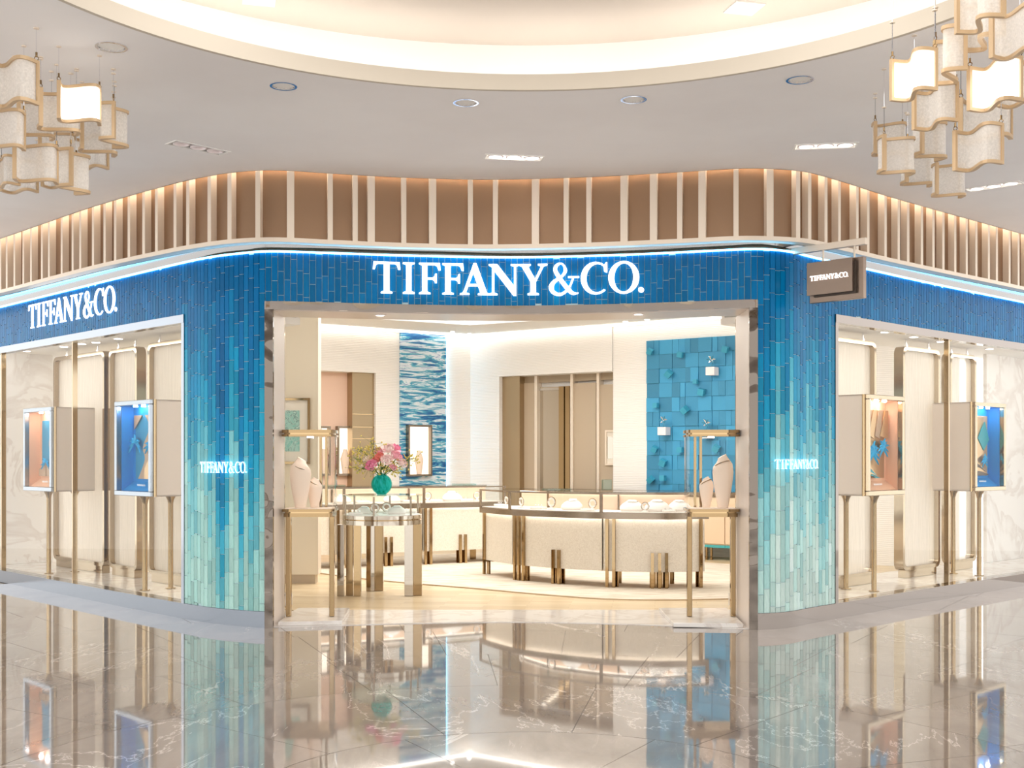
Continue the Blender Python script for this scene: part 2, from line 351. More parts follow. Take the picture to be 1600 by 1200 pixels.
# ---------------------------------------------------------------- tiled facade
TILE = MB().box(-.5, .5, -.5, .5, 0, 1).mesh('tile'); TILE.materials.append(M['tile'])
G_LEFT = [(3.5, (0, 108, 168)), (3.0, (0, 116, 174)), (2.5, (0, 136, 186)), (2.1, (8, 150, 196)), (1.75, (52, 172, 204)), (1.45, (106, 194, 210)), (1.05, (142, 210, 212)), (.6, (172, 221, 213)), (.15, (186, 227, 218))]
G_RIGHT = [(3.5, (0, 108, 168)), (3.0, (0, 118, 174)), (2.5, (0, 138, 184)), (2.1, (30, 156, 196)), (1.75, (88, 184, 204)), (1.4, (134, 204, 212)), (1.05, (166, 218, 217)), (.6, (196, 230, 222)), (.15, (214, 236, 228))]
def grad(g, z):
    if z >= g[0][0]: return g[0][1]
    for (z1, c1), (z0, c0) in zip(g, g[1:]):
        if z >= z0: t = (z-z0)/(z1-z0); return tuple(c0[i]+(c1[i]-c0[i])*t for i in range(3))
    return g[-1][1]
PW, PHT = .058, .222
def tiles(parent, u0, u1, zb, zt, g, thick=.012, jit=.22):
    n = max(1, round((u1-u0)/PW)); pw = (u1-u0)/n
    for i in range(n):
        x, y, tx, ty = F.at(u0+(i+.5)*pw); ang = math.atan2(ty, tx); z = zb-R.random()*PHT; coff = R.gauss(0, .26)
        if R.random() < .14: coff += R.choice((.6, .7, -.35, .9))
        z0 = z
        while z0 < zt-.004:
            a = max(z0, zb)+.0028; b = min(z0+PHT, zt)-.0028; z0 += PHT
            if b-a < .015: continue
            o = bpy.data.objects.new('tile', TILE); C.objects.link(o); o.parent = parent
            o.location = (x+ty*thick/2, y-tx*thick/2, a); o.rotation_euler = (0, 0, ang); o.scale = (pw-.0058, thick, b-a)
            c = grad(g, (a+b)/2+coff*min(1, max(.25, (3.3-a)))+R.uniform(-jit, jit)); k = R.uniform(.93, 1.08)
            c = lin(tuple(min(250, v*k) for v in c)); o.color = (*c, 1)
def facade(name, u0, u1, zb, g, d1=.14):
    o = path_solid(F, u0, u1, zb, ZT, .0, d1, name, 'grout'); tag(o, kind='structure'); tiles(o, u0, u1, zb, ZT, g); return o
facade('wall_left', sL0, sL, 2.985, G_LEFT)
facade('wall_left_pier', sL, sE0, ZB, G_LEFT)
facade('wall_front', sE0, sE1, ZH, G_LEFT)
facade('wall_right_pier', sE1, sR, ZB, G_RIGHT)
facade('wall_right', sR, sR1, 2.985, G_RIGHT)
# skirting, reveal strip, LED line, soffit
tag(path_solid(F, sL0, sE0, 0, ZB, -.02, .14, 'baseboard_left', 'base_steel'), kind='structure')
tag(path_solid(F, sE1, sR1, 0, ZB, -.02, .14, 'baseboard_right', 'base_metal'), kind='structure')
tr1 = tag(path_solid(F, sL0, sR1, ZT, ZS, .005, .03, 'trim_1', 'wavy_chrome'), kind='structure')
path_solid(F, sL0, sR1, ZT-.006, ZT+.010, -.03, -.016, 'light_strip', 'led_blue', tr1)['label'] = 'glowing blue white light line'
NB = 160; so = MB()
for z in (ZS, ZS+.02):
    so.grid([[(*B.at(B.L*i/NB, .10)[:2], z) for i in range(NB+1)], [(*F.at(F.L*i/NB, .05)[:2], z) for i in range(NB+1)]])
tag(so.build('ceiling_soffit', 'soffit_metal', smooth=True), kind='structure')

# ---------------------------------------------------------------- bronze fascia band with fins
band = path_solid(B, 0, B.L, ZS-.01, 4.42, .10, .14, 'wall_fascia', 'bronze'); tag(band, kind='structure')
path_solid(B, 0, B.L, ZS-.015, ZS+.025, -.0, .10, 'ledge', 'champagne', band)
fins = [-60, -48, -36, -24, -11, 1, 11, 23, 37, 49, 66, 77, 97, 114, 126, 146, 164, 180.5, 202, 225, 245, 274, 294, 327.5, 359, 403, 454, 516, 555, 580, 631, 676, 735, 774, 836.5, 884.6, 920, 975, 1021, 1062, 1097, 1150, 1203, 1246.6, 1264.5, 1290, 1311, 1339, 1356, 1383, 1403.7, 1418.5, 1440, 1458, 1473.5, 1492, 1510, 1525, 1544.5, 1557, 1577, 1591, 1605, 1622, 1640, 1655]
fs = [B.ray(p, .02) for p in fins]
wide = {454, 580, 676, 836.5, 975, 1021, 1097, 1203}
for p, u in zip(fins, fs):
    hw = .033 if p in wide else .023
    path_solid(B, u-hw, u+hw, ZS+.025, 4.30, .015, .099, 'slat', 'champagne', band, 1)
for p, q, a, b in zip(fins, fins[1:], fs, fs[1:]):
    a += .034 if p in wide else .024; b -= .034 if q in wide else .024
    if b-a > .02: path_solid(B, a, b, ZS+.025, 4.40, .086, .0995, 'panel', 'bronze', band, .06)
path_solid(B, 0, B.L, 4.36, 4.375, .02, .06, 'light_strip', 'led_band', band, .15)

# ---------------------------------------------------------------- ceiling with round cove
down = [(174, 73, .20), (443, 134, .19), (728, 160, .19), (990, 155, .19), (1250, 124, .19), (1506, 56, .19)]
trip = [(310, 231, 46), (803, 246, 8), (1290, 228, -8), (1553, 291, -42)]
def ceilpt(px, py): y = (CEIL-EYE)*FPX/(HOR-py); return (xat(px, y), y)
dpos = [(*ceilpt(a, b), d) for a, b, d in down]; tpos = [(*ceilpt(a, b), math.radians(r)) for a, b, r in trip]
def rectloop(x, y, r, w_, h_): return [(x+math.cos(r)*a-math.sin(r)*b, y+math.sin(r)*a+math.cos(r)*b) for a, b in ((-w_, -h_), (w_, -h_), (w_, h_), (-w_, h_))]
outer = [B.at(B.L*i/200)[:2] for i in range(201)]
outer = outer+[(10.5, 16.0), (10.5, -6), (-10.5, -6), (-10.5, 16.5)]
me = fill([outer, circle(CC, CR, 128)]+[circle(p[:2], p[2]/2-.012, 28) for p in dpos]+[rectloop(x, y, r, .245, .075) for x, y, r in tpos], CEIL)
me.materials.append(M['ceiling_paint']); ce = tag(link('ceiling', me), kind='structure')
path_solid(B, 0, B.L, CEIL, 4.42, -.012, 0, 'slot_edge', 'white_paint', ce, .1)
path_solid(B, 0, B.L, 4.42, 4.43, -.02, .14, 'slot_top', 'white_paint', ce, .1)
def ringmesh(r0, r1, z0, z1, n=128):
    mb = MB(); q = [(r0, z0), (r1, z0), (r1, z1), (r0, z1)]
    v = [(CC[0]+r*math.cos(2*PI*i/n), CC[1]+r*math.sin(2*PI*i/n), z) for i in range(n) for r, z in q]
    return mb.add(v, [(4*i+k, 4*i+(k+1) % 4, (4*((i+1) % n))+(k+1) % 4, 4*((i+1) % n)+k) for i in range(n) for k in range(4)])
ringmesh(CR, CR+.03, CEIL-.002, 4.29).build('cove_lip', 'lip_paint', ce, 40)
ringmesh(CR+.03, 3.62, CEIL+.005, CEIL+.02).build('cove_ledge', 'white_paint', ce, 40)
ringmesh(3.6, 3.63, CEIL+.006, 4.74).build('cove_wall', 'white_paint', ce, 40)
sqp = []
for px, py in ((1163, 12), (405, -2)):
    y = (4.72-EYE)*FPX/(HOR-py); sqp.append((xat(px, y), y))
me = fill([circle(CC, 3.63, 128)]+[rectloop(x, y, .25, .09, .09) for x, y in sqp], 4.72); me.materials.append(M['dome_paint']); link('dome_ceiling', me, ce)
tag(ringmesh(3.22, 3.30, 4.215, 4.235).build('cove_light', 'led_dome', smooth=40), 'hidden warm light ring washing the round ceiling cove', 'light strip')
dl = ['round recessed downlight nearest the left hanging panels', 'round recessed downlight between the left panels and the ceiling centre', 'round recessed downlight left of the ceiling centre above the shop name', 'round recessed downlight right of the ceiling centre', 'round recessed downlight above the right triple spotlight', 'round recessed downlight behind the right hanging panels']
for (x, y, d), L in zip(dpos, dl):
    t = empty('downlight', (x, y, CEIL), 0, L, 'downlight', 'round ceiling downlights'); n = 28; r = d/2
    mb = MB(); mb.lathe((0, 0, 0), [(r, 0), (r, -.006), (r-.016, -.006), (r-.016, .004)], n, cap=False); mb.build('trim_ring', 'silver', t, 30, False)
    mb = MB(); mb.lathe((0, 0, 0), [(r-.014, .0), (r-.03, .06), (r-.055, .10)], 14, cap=False); mb.build('reflector', 'base_metal', t, False, False)
    MB().cyl((0, 0), r-.05, .098, .104, n).build('bulb', 'bulb_off', t, False, False)
tl = ['triple spotlight tray in the ceiling over the left tiles', 'bright triple spotlight tray in the ceiling over the entrance sign', 'triple spotlight tray in the ceiling left of the right hanging panels', 'triple spotlight tray in the ceiling behind the right hanging panels']
for i, ((x, y, r), L) in enumerate(zip(tpos, tl)):
    t = empty('spotlight_tray', (x, y, CEIL), r, L, 'spotlight', 'triple spotlight trays')
    mb = MB()
    for a in ((-.26, .26, -.09, -.075), (-.26, .26, .075, .09), (-.26, -.245, -.075, .075), (.245, .26, -.075, .075)): mb.box(*a, -.005, .01)
    mb.build('frame', 'white_paint', t, world=False)
    mb = MB(); mb.box(-.26, .26, -.09, .09, .11, .12); mb.box(-.26, -.25, -.09, .09, .01, .11); mb.box(.25, .26, -.09, .09, .01, .11); mb.box(-.25, .25, -.09, -.08, .01, .11); mb.box(-.25, .25, .08, .09, .01, .11); mb.build('housing', 'white_paint', t, world=False)
    for k in range(3):
        g = MB(); g.lathe(((k-1)*.16, 0, .0), [(.066, .05), (.07, .0), (.06, -.004), (.05, .03)], 20, cap=False); lp = g.build('lamp', 'white_gloss', t, 40, False)
        MB().cyl(((k-1)*.16, 0), .052, .025, .03, 20).build('lens', 'bulb_hot' if (i == 1 and k == 1) else 'bulb' if i else 'white_gloss', lp, False, False)
for (x, y), L in zip(sqp, ['square recessed light in the upper dome ceiling, right side', 'square recessed light in the upper dome ceiling, left side']):
    t = empty('square_downlight', (x, y, 4.72), .25, L, 'downlight'); mb = MB()
    for a in ((-.11, .11, -.11, -.085), (-.11, .11, .085, .11), (-.11, -.085, -.085, .085), (.085, .11, -.085, .085)): mb.box(*a, -.008, .006)
    mb.build('frame', 'white_paint', t, world=False); MB().box(-.09, .09, -.09, .09, .03, .04).build('diffuser', 'bulb', t, world=False)

# ---------------------------------------------------------------- entrance frame and reveals
XL, XR = F.at(sE0)[0], F.at(sE1)[0]
ent = tag(path_solid(F, sE0, sE1, 2.955, ZH, -.03, .02, 'door_1', 'wavy_chrome'), kind='structure')
for a, b in ((sE0, sE0+.075), (sE1-.075, sE1)): path_solid(F, a, b, 0, 2.955, -.03, .02, 'jamb', 'jamb_mirror', ent)
path_solid(F, sE0+.075, sE1-.075, 2.95, 3.5, .02, .55, 'lintel', 'stone', ent, .15)
ya = 11.53
for s_, u in ((-1, sE0+.075), (1, sE1-.075)):
    x, y = F.at(u, .02)[:2]
    mb = MB(); mb.slab([(x, y), (x+s_*.0, ya), (x+s_*.16, ya), (x+s_*.16, y+.12)], 0, 2.95); mb.build('reveal', 'stone', ent)
    mb = MB(); mb.box(min(x, x+s_*.05)-.0, max(x, x+s_*.05), ya, ya+.03, 0, 2.95); mb.build('edge_strip', 'gold', ent)
for px in (593, 997):
    x = xat(px, 11.33); t = empty('recessed_light', (x, 11.36+(.02 if px < 800 else -.05), 2.95), 0, 'small recessed light in the entrance lintel, %s half' % ('left' if px < 800 else 'right'), 'downlight')
    g = MB(); g.lathe((0, 0, 0), [(.055, 0), (.055, -.006), (.04, -.006), (.04, .0)], 20, cap=False); g.build('trim_ring', 'white_gloss', t, 30, False)
    MB().cyl((0, 0), .041, -.003, -.001, 20).build('lens', 'bulb', t, False, False)

# ---------------------------------------------------------------- shop shell
SH = 3.8
LW = Path([(-7.4, 16.945), (-.76, 21.6)], 0); RW = Path([(-.76, 21.6), (6.2, 16.717)], 0)
def wall_with_gap(path, name, gaps):
    o = path_solid(path, 0, path.L, 0, SH+.5, .36, .44, name, 'ribbed', step=9, smooth=False); tag(o, kind='structure'); u = 0
    for a, b, ztop in gaps:
        path_solid(path, u, a, 0, SH, 0, .36, 'panel', 'ribbed', o, 9, False); path_solid(path, a+.008, b-.008, ztop, SH, -.03, .36, 'panel', 'ribbed', o, 9, False); u = b
    path_solid(path, u, path.L, 0, SH, 0, .36, 'panel', 'ribbed', o, 9, False)
    return o
a0, a1 = LW.ray(492), LW.ray(587); b0, b1 = RW.ray(780), RW.ray(958)
yl = LW.at(a1)[1]; yr = RW.at(b1)[1]
zl, zr = zat(583, yl), zat(580, yr)
wl = wall_with_gap(LW, 'wall_back_left', [(a0, a1, zl)]); wr = wall_with_gap(RW, 'wall_back_right', [(b0, b1, zr)])
# vertical joints of the ribbed wall
# left recess: pink panel, bronze panel, two lit niches
am = LW.ray(553)
path_solid(LW, a0, am, 0, zl, .25, .355, 'niche_back', 'pink_wall', wl, 9, False)
path_solid(LW, am, a1, 0, zl, .06, .355, 'metal_panel', 'brushed_bronze', wl, 9, False)
for z in (1.9, 2.1, 2.32): path_solid(LW, am, a1, z, z+.012, .05, .06, 'seam', 'gold', wl, 9, False)
def niche(path, px0, px1, y0, y1, d, label, dark='counter_metal'):
    a, b = path.ray(px0, d), path.ray(px1, d); yy = path.at((a+b)/2, d)[1]; zb, zt = zat(y1, yy), zat(y0, yy); x, y, tx, ty = path.at((a+b)/2, d)
    t = empty('display_niche', (x, y, zb), math.atan2(ty, tx), label, 'display case'); W = (b-a)/2; H = zt-zb
    mb = MB(); mb.box(-W, W, -.10, 0, -.035, 0); mb.box(-W, W, -.10, 0, H-.035, H); mb.box(-W, -W+.03, -.10, 0, 0, H-.035); mb.box(W-.03, W, -.10, 0, 0, H-.035); mb.build('frame', dark, t, world=False)
    MB().box(-W+.03, W-.03, -.012, 0, 0, H-.035).build('lit_back', 'niche_light', t, world=False)
    g = MB(); g.lathe((0, -.05, 0), [(.05, 0), (.07, .12), (.09, .26), (.05, .36), (.035, .42)], 14, sy=.4); g.build('neck_form', 'bust_cream', t, True, False)
    return t
niche(LW, 496, 513, 666, 740, .25, 'lit narrow wall niche with dark frame on the pink wall, left one')
niche(LW, 524, 550, 666, 740, .25, 'lit wall niche with dark frame on the pink wall, beside the bronze panel')
# blue strata artwork
c0, c1 = LW.ray(624), LW.ray(695); yc = LW.at((c0+c1)/2)[1]
x, y, tx, ty = LW.at((c0+c1)/2); W = (c1-c0)/2; t = empty('strata_artwork', (x, y, .9), math.atan2(ty, tx), 'tall glittering blue and white streaked wall panel behind the flowers', 'artwork')
MB().box(-W, W, -.05, -.002, 0, zat(518, yc)-.9).build('panel', 'strata', t, world=False)
MB().box(W, W+.012, -.045, -.004, 0, zat(518, yc)-.9).build('edge_light', 'led_blue', t, world=False)
niche(LW, 634, 671, 664, 741, -.05, 'lit display niche set into the blue streaked panel')
# right recess: bronze panels, doors, mirror
def rpan(px0, px1, z0, z1, d0, d1, name, material): return path_solid(RW, RW.ray(px0, d0), RW.ray(px1, d0), z0, z1, d0, d1, name, material, wr, 9, False)
rpan(779, 812, 0, zr, .10, .355, 'metal_panel', 'brushed_bronze'); rpan(812, 836, 0, zr-.12, .24, .355, 'panel', 'taupe'); rpan(893, 931, 0, zr-.16, .24, .355, 'panel', 'taupe'); rpan(936, 960, 0, zr-.2, .24, .355, 'panel', 'taupe')
rpan(812, 960, zr-.12, zr+.01, .26, .355, 'frieze', 'taupe_dark')
for px in (835, 891, 932): rpan(px, px+4, 0, zr, .2, .355, 'mullion', 'champagne')
dt = empty('door_2', RW.at(RW.ray(865, .3), .3)[:2]+(0,), kind='structure')
def dpan(px0, px1, z0, z1, d0, d1, name, material): return path_solid(RW, RW.ray(px0, d0), RW.ray(px1, d0), z0, z1, d0, d1, name, material, dt, 9, False)
dpan(839, 873, 0, zr-.2, .30, .34, 'mirror_leaf', 'mirror'); dpan(873, 881, 0, zr-.2, .25, .34, 'frame', 'gold'); dpan(883, 890, 0, zr-.2, .25, .34, 'frame', 'gold'); dpan(881, 883, 0, zr-.2, .31, .34, 'gap', 'black')
dpan(839, 873, zr-.26, zr-.22, .26, .30, 'closer', 'chrome')
# picture by the doors
def picture(px0, px1, y0, y1, path, d, label, fr, inner, art, aw=.62, ah=.62, dz=0):
    a, b = path.ray(px0, d), path.ray(px1, d); yy = path.at((a+b)/2, d)[1]; zt, zb = zat(y0, yy), zat(y1, yy); x, y, tx, ty = path.at((a+b)/2, d)
    t = empty('framed_picture', (x, y, zb), math.atan2(ty, tx), label, 'picture'); W = (b-a)/2; H = zt-zb; q = .03
    mb = MB(); mb.box(-W, W, -.04, 0, 0, q); mb.box(-W, W, -.04, 0, H-q, H); mb.box(-W, -W+q, -.04, 0, q, H-q); mb.box(W-q, W, -.04, 0, q, H-q); mb.build('frame', fr, t, world=False)
    MB().box(-W+q, W-q, -.015, 0, q, H-q).build('mat_board', inner, t, world=False)
    MB().box(-W*aw, W*aw, -.019, -.015, H*(1-ah)/2+dz, H*(1+ah)/2+dz).build('print', art, t, world=False); return t
picture(947, 962, 672, 727, RW, .235, 'small cream framed mirror on the taupe panel beside the doors', 'champagne', 'canvas_white', 'mirror')
# blue relief wall
e0, e1 = RW.ray(1012), RW.ray(1176); x, y, tx, ty = RW.at(e0); ang = math.atan2(ty, tx)
t = empty('relief_panel', (x, y, .9), ang, 'blue wall panel of raised squares with tilted cubes beside the entrance', 'artwork')
Wt = e1-e0; cw = .235; nC = int(Wt/cw)+1; zt_ = zat(533, y)-.9; nR = int(zt_/cw)+1
cub = MB().box(-.5, .5, -.5, .5, -.5, .5).mesh('square'); cub.materials.append(M['blue_square'])
MB().box(0, Wt, -.02, -.002, 0, zt_).build('backing', 'art_teal', t, world=False)
for i in range(nC):
    for j in range(nR):
        x0, x1 = i*cw, min((i+1)*cw, Wt); z1 = zt_-j*cw; z0 = max(z1-cw, 0)
        if x1-x0 < .03 or z1-z0 < .03: continue
        dpt = R.choice((.012, .018, .026, .034)); cells = [(x0, x1, z0, z1)]
        if R.random() < .3 and x1-x0 > .2 and z1-z0 > .2: xm = x0+cw*R.choice((.4, .5, .6)); cells = [(x0, xm, z0, z1), (xm, x1, z0, z1)]
        for (p0, p1, q0, q1) in cells:
            o = link('square', cub, t, False); dd = dpt*R.uniform(.7, 1.2); o.location = ((p0+p1)/2, -.02-dd/2, (q0+q1)/2); o.scale = (p1-p0-.004, dd, q1-q0-.004); k = R.uniform(.9, 1.1); o.color = (*lin((62*k, 150*k, 192*k)), 1)
def relpos(px, py): u = RW.ray(px)-e0; yy = RW.at(u+e0)[1]; return u, zat(py, yy)-.9
for px, py, s_, rr in [(1021, 550, .085, .5), (1068, 555, .085, .2), (1050, 585, .1, .7), (1092, 597, .07, 0), (1101, 613, .1, .25), (1030, 634, .08, 0), (1075, 641, .1, .9), (1028, 702, .09, .5), (1068, 703, .085, 0), (1041, 723, .1, .4), (1022, 749, .09, .8), (1041, 747, .085, 0), (1124, 701, .1, .5), (1138, 547, .09, .3)]:
    u, z = relpos(px, py); o = link('cube', cub, t, False); o.location = (u, -.12, z); o.scale = (s_,)*3; o.rotation_euler = (rr*.7, rr, rr*.5); o.color = (*lin((62, 164, 196)), 1)
for k, (px, py, L) in enumerate([(1119, 581, 'upper right'), (1044, 674, 'left'), (1111, 679, 'lower right')]):
    u, z = relpos(px, py); xx, yy = RW.at(e0+u, -.16)[:2]
    s_ = empty('display_block', (xx, yy, z+.9-.065), ang, 'small white block jutting from the blue relief panel, %s one' % L, 'display stand', 'white blocks on the blue panel'); MB().box(-.075, .075, -.07, .10, 0, .13).build('block', 'white_gloss', s_, world=False, bevel=.006)
    f_ = empty('glass_flower', (xx, yy, z+.9+.065), ang, 'small glass flower ornament standing on the %s white block' % L, 'ornament', 'glass flowers on the blue panel')
    MB().tube([(0, 0, 0), (.01, 0, .06), (0, 0, .12)], .008, 6).build('stem', 'flower_glass', f_, True, False)
    for q in range(6):
        a = q*1.05; dx, dz = math.cos(a)*.08, .10+.06*math.sin(a)+.02
        MB().tube([(0, 0, .10), (dx*.5, -.02, .10+(dz-.10)*.7+.01), (dx, -.03, dz)], [.006, .018, .002], 6).build('petal', 'flower_glass' if q % 2 else 'silver', f_, True, False)
# LED wash lines at wall heads
tag(path_solid(LW, 1, LW.L-.02, SH-.035, SH-.015, -.16, -.12, 'wall_washer', 'led_warm', step=9), 'thin warm light line at the head of the left ribbed wall', 'light strip')
tag(path_solid(RW, .02, RW.L-.1, SH-.035, SH-.015, -.16, -.12, 'wall_washer', 'led_warm', step=9), 'thin warm light line at the head of the right ribbed wall', 'light strip')
tray = [(-4.0, 17.9), (-4.2, 15.6), (-2.6, 13.4), (2.6, 13.4), (3.4, 15.2), (3.0, 17.7), (-.7, 19.84)]
me = fill([[(-7.6, 17.2), (-3.2, 12.2), (-2.2, 11.6), (2.2, 11.6), (3.2, 12.2), (7.6, 16.2), (-.76, 22.1)], tray], SH); me.materials.append(M['white_paint']); cs = tag(link('ceiling_shop', me), kind='structure')
TP = Path(tray+[tray[0]], 0); path_solid(TP, 0, TP.L, SH, SH+.3, 0, .02, 'tray_wall', 'white_paint', cs, 9, False)
me = fill([tray], SH+.3); me.materials.append(M['white_paint']); link('tray_top', me, cs)
for k, (px, py) in enumerate([(707, 518), (733, 521), (977, 502), (1011, 499)]):
    y = (SH-EYE)*FPX/(HOR-py); t = empty('shop_downlight', (xat(px, y), y, SH), 0, ['tiny ceiling downlight in the shop left of the back corner', 'tiny ceiling downlight in the shop at the back corner', 'tiny shop ceiling downlight, left of the right pair', 'tiny shop ceiling downlight, right of the right pair'][k], 'downlight')
    MB().cyl((0, 0), .055, -.006, 0, 18).build('trim_ring', 'white_gloss', t, 30, False); MB().cyl((0, 0), .04, -.009, -.006, 18).build('lens', 'bulb', t, False, False)
# partition with painting, left of the entrance
px_ = -2.43
pw = tag(MB().box(-4.4, px_, 14.78, 15.0, .12, SH).build('wall_partition', 'linen'), kind='structure')
MB().box(-4.4, px_-.03, 14.80, 15.0, 0, .12).build('plinth', 'taupe', pw); MB().box(px_, px_+.012, 14.775, 15.0, .12, SH).build('corner_strip', 'champagne', pw)
PT = Path([(-4.4, 14.78), (px_, 14.78)], 0)
tp = picture(425, 485, 622, 725, PT, -.002, 'gilt framed aqua abstract print on the linen wall inside the entrance', 'gold_dark', 'canvas_white', 'print_aqua', .45, .62)

# ---------------------------------------------------------------- serif lettering
def arc(cx, cz, rx, rz, a0, a1, n=28): return [(cx+rx*math.cos(math.radians(a0+(a1-a0)*i/n)), cz+rz*math.sin(math.radians(a0+(a1-a0)*i/n))) for i in range(n+1)]
GL = {
 'T': (.86, [[[(.25, 0), (.61, 0), (.61, .04), (.515, .075), (.515, .94), (.70, .94), (.76, .90), (.80, .76), (.86, .76), (.84, 1), (.02, 1), (0, .76), (.06, .76), (.10, .90), (.16, .94), (.345, .94), (.345, .075), (.25, .04)]]]),
 'I': (.37, [[[(0, 0), (.37, 0), (.37, .04), (.27, .075), (.27, .925), (.37, .96), (.37, 1), (0, 1), (0, .96), (.10, .925), (.10, .075), (0, .04)]]]),
 'F': (.68, [[[(0, 0), (.36, 0), (.36, .04), (.26, .075), (.26, .47), (.42, .47), (.48, .44), (.51, .36), (.56, .36), (.56, .66), (.51, .66), (.48, .56), (.42, .53), (.26, .53), (.26, .94), (.50, .94), (.57, .90), (.62, .77), (.68, .77), (.66, 1), (0, 1), (0, .96), (.095, .925), (.095, .075), (0, .04)]]]),
 'A': (.93, [[[(0, 0), (.30, 0), (.30, .04), (.20, .07), (.27, .28), (.58, .28), (.655, .07), (.57, .04), (.57, 0), (.93, 0), (.93, .04), (.86, .07), (.52, 1.02), (.43, 1.02), (.11, .11), (.07, .06), (0, .04)], [(.30, .345), (.425, .70), (.555, .345)]]]),
 'N': (.97, [[[(0, 0), (.28, 0), (.28, .04), (.18, .075), (.18, .78), (.79, -.02), (.88, -.02), (.88, .925), (.97, .96), (.97, 1), (.70, 1), (.70, .96), (.805, .925), (.805, .30), (.27, 1), (0, 1), (0, .96), (.105, .90), (.105, .075), (0, .04)]]]),
 'Y': (.92, [[[(.29, 0), (.65, 0), (.65, .04), (.555, .075), (.555, .42), (.80, .92), (.92, .96), (.92, 1), (.62, 1), (.62, .96), (.72, .92), (.53, .52), (.31, .92), (.39, .96), (.39, 1), (0, 1), (0, .96), (.10, .92), (.385, .42), (.385, .075), (.29, .04)]]]),
 'C': (.86, [[arc(.47, .5, .47, .52, 48, 312)+[(.81, .22), (.85, .20)][:0]+arc(.52, .5, .345, .455, 308, 52)], [[(.745, .70), (.80, .68), (.835, .68), (.835, 1.0), (.80, 1.0), (.755, .93), (.72, .86)]]]),
 'O': (.97, [[arc(.485, .5, .485, .52, 0, 350, 35), arc(.485, .5, .305, .455, 0, 350, 35)]]),
 '.': (.17, [[arc(.085, .085, .085, .085, 0, 340, 17)]]),
}
AMP = [(.80, .56, .02), (.76, .46, .05), (.68, .27, .05), (.54, .09, .07), (.34, .0, .09), (.14, .09, .13), (.085, .25, .15), (.16, .40, .11), (.32, .52, .07), (.46, .63, .07), (.535, .78, .10), (.47, .95, .06), (.36, 1.0, .05), (.25, .93, .09), (.21, .80, .12), (.28, .64, .13), (.44, .40, .14), (.62, .17, .14), (.76, .04, .11), (.90, .03, .04), (.95, .05, .02)]
def glyph(ch, depth, grow=0):
    mb = MB()
    if ch == '&':
        p = catmull(AMP, 5); L_, R_ = [], []
        for i, (x, z, wd) in enumerate(p):
            a, b = p[max(i-1, 0)], p[min(i+1, len(p)-1)]; tx, tz = b[0]-a[0], b[1]-a[1]; l = math.hypot(tx, tz) or 1; h_ = wd/2+grow
            L_.append((x-tz/l*h_, z+tx/l*h_)); R_.append((x+tz/l*h_, z-tx/l*h_))
        for i in range(len(p)-1): mb.prism([L_[i], L_[i+1], R_[i+1], R_[i]], 0, depth)
        sf = [(.62, .53), (.97, .53), (.97, .58), (.62, .58)]; mb.prism(sf, 0, depth); return mb, .97
    wd, shapes = GL[ch]
    for sh in shapes:
        me = fill(sh, 0); v = [(q.co.x, 0, q.co.y) for q in me.vertices]; f = [tuple(p.vertices) for p in me.polygons]; bpy.data.meshes.remove(me)
        n = len(v); mb.add(v+[(x, depth, z) for x, y, z in v], f+[tuple(i+n for i in q[::-1]) for q in f])
        for lp in sh:
            k = len(lp); mb.add([(x, 0, z) for x, z in lp]+[(x, depth, z) for x, z in lp], [(i, (i+1) % k, k+(i+1) % k, k+i) for i in range(k)])
    return mb, wd
TXT = 'TIFFANY&CO.'
POS = [0, .948, 1.46, 2.20, 2.765, 3.69, 4.65, 5.62, 6.65, 7.53, 8.48]     # left edges in cap heights
TOTAL = 8.66
def gmeshes(depth):
    out = {}
    for ch in set(TXT): mb, wd = glyph(ch, depth); out[ch] = (mb.mesh('letter'), wd)
    return out
GM = {d: gmeshes(d) for d in (.14,)}
def lettering(parent, place, cap, materials, kern=1.0, name='letter', dep=1.0):
    for ch, x in zip(TXT, POS):
        me, wd = GM[.14][ch]; key = materials
        me2 = bpy.data.meshes.get('letter_%s_%s' % (ch, materials))
        if not me2: me2 = me.copy(); me2.name = 'letter_%s_%s' % (ch, materials); me2.materials.append(M[materials])
        o = link(name, me2, parent); mt = place((x+wd/2-TOTAL/2)*cap*kern)
        o.matrix_parent_inverse = wm(parent).inverted(); o.matrix_basis = mt @ Matrix.Translation((-wd/2*cap*kern, 0, 0)) @ Matrix.Diagonal((cap*kern, cap*dep, cap, 1))
def on_path(uc, z, d):
    def f(off):
        x, y, tx, ty = F.at(uc+off, d); return Matrix.Translation((x, y, z)) @ Matrix.Rotation(math.atan2(ty, tx), 4, 'Z')
    return f
def sign(px0, px1, z, cap, d, label, material, name='shop_sign', halo=None, dep=1.0):
    u0, u1 = F.ray(px0, d), F.ray(px1, d); uc = (u0+u1)/2; x, y, tx, ty = F.at(uc, d)
    t = empty(name, (x, y, z), math.atan2(ty, tx), label, 'sign'); k = (u1-u0)/(TOTAL*cap)
    lettering(t, on_path(uc, z, d), cap, material, k, dep=dep)
    if halo: lettering(t, on_path(uc, z, d+cap*.14*dep+.002), cap, halo, k, 'backlight', .12)
    return t
sign(583, 1006, 3.13, .295, -.05, 'large white glowing shop name letters on blue tiles above the entrance', 'letter_white', dep=.8)
sign(44, 182, 3.14, .285, -.03, 'white glowing shop name letters on blue tiles above the left window', 'letter_white', dep=.25)
sign(312, 385, 1.437, .104, -.055, 'small backlit metal shop name letters on the left tiled pier', 'letter_metal', halo='halo', dep=.5)
sign(1210, 1279, 1.475, .088, -.05, 'small backlit metal shop name letters on the right tiled pier', 'letter_metal', halo='halo', dep=.5)
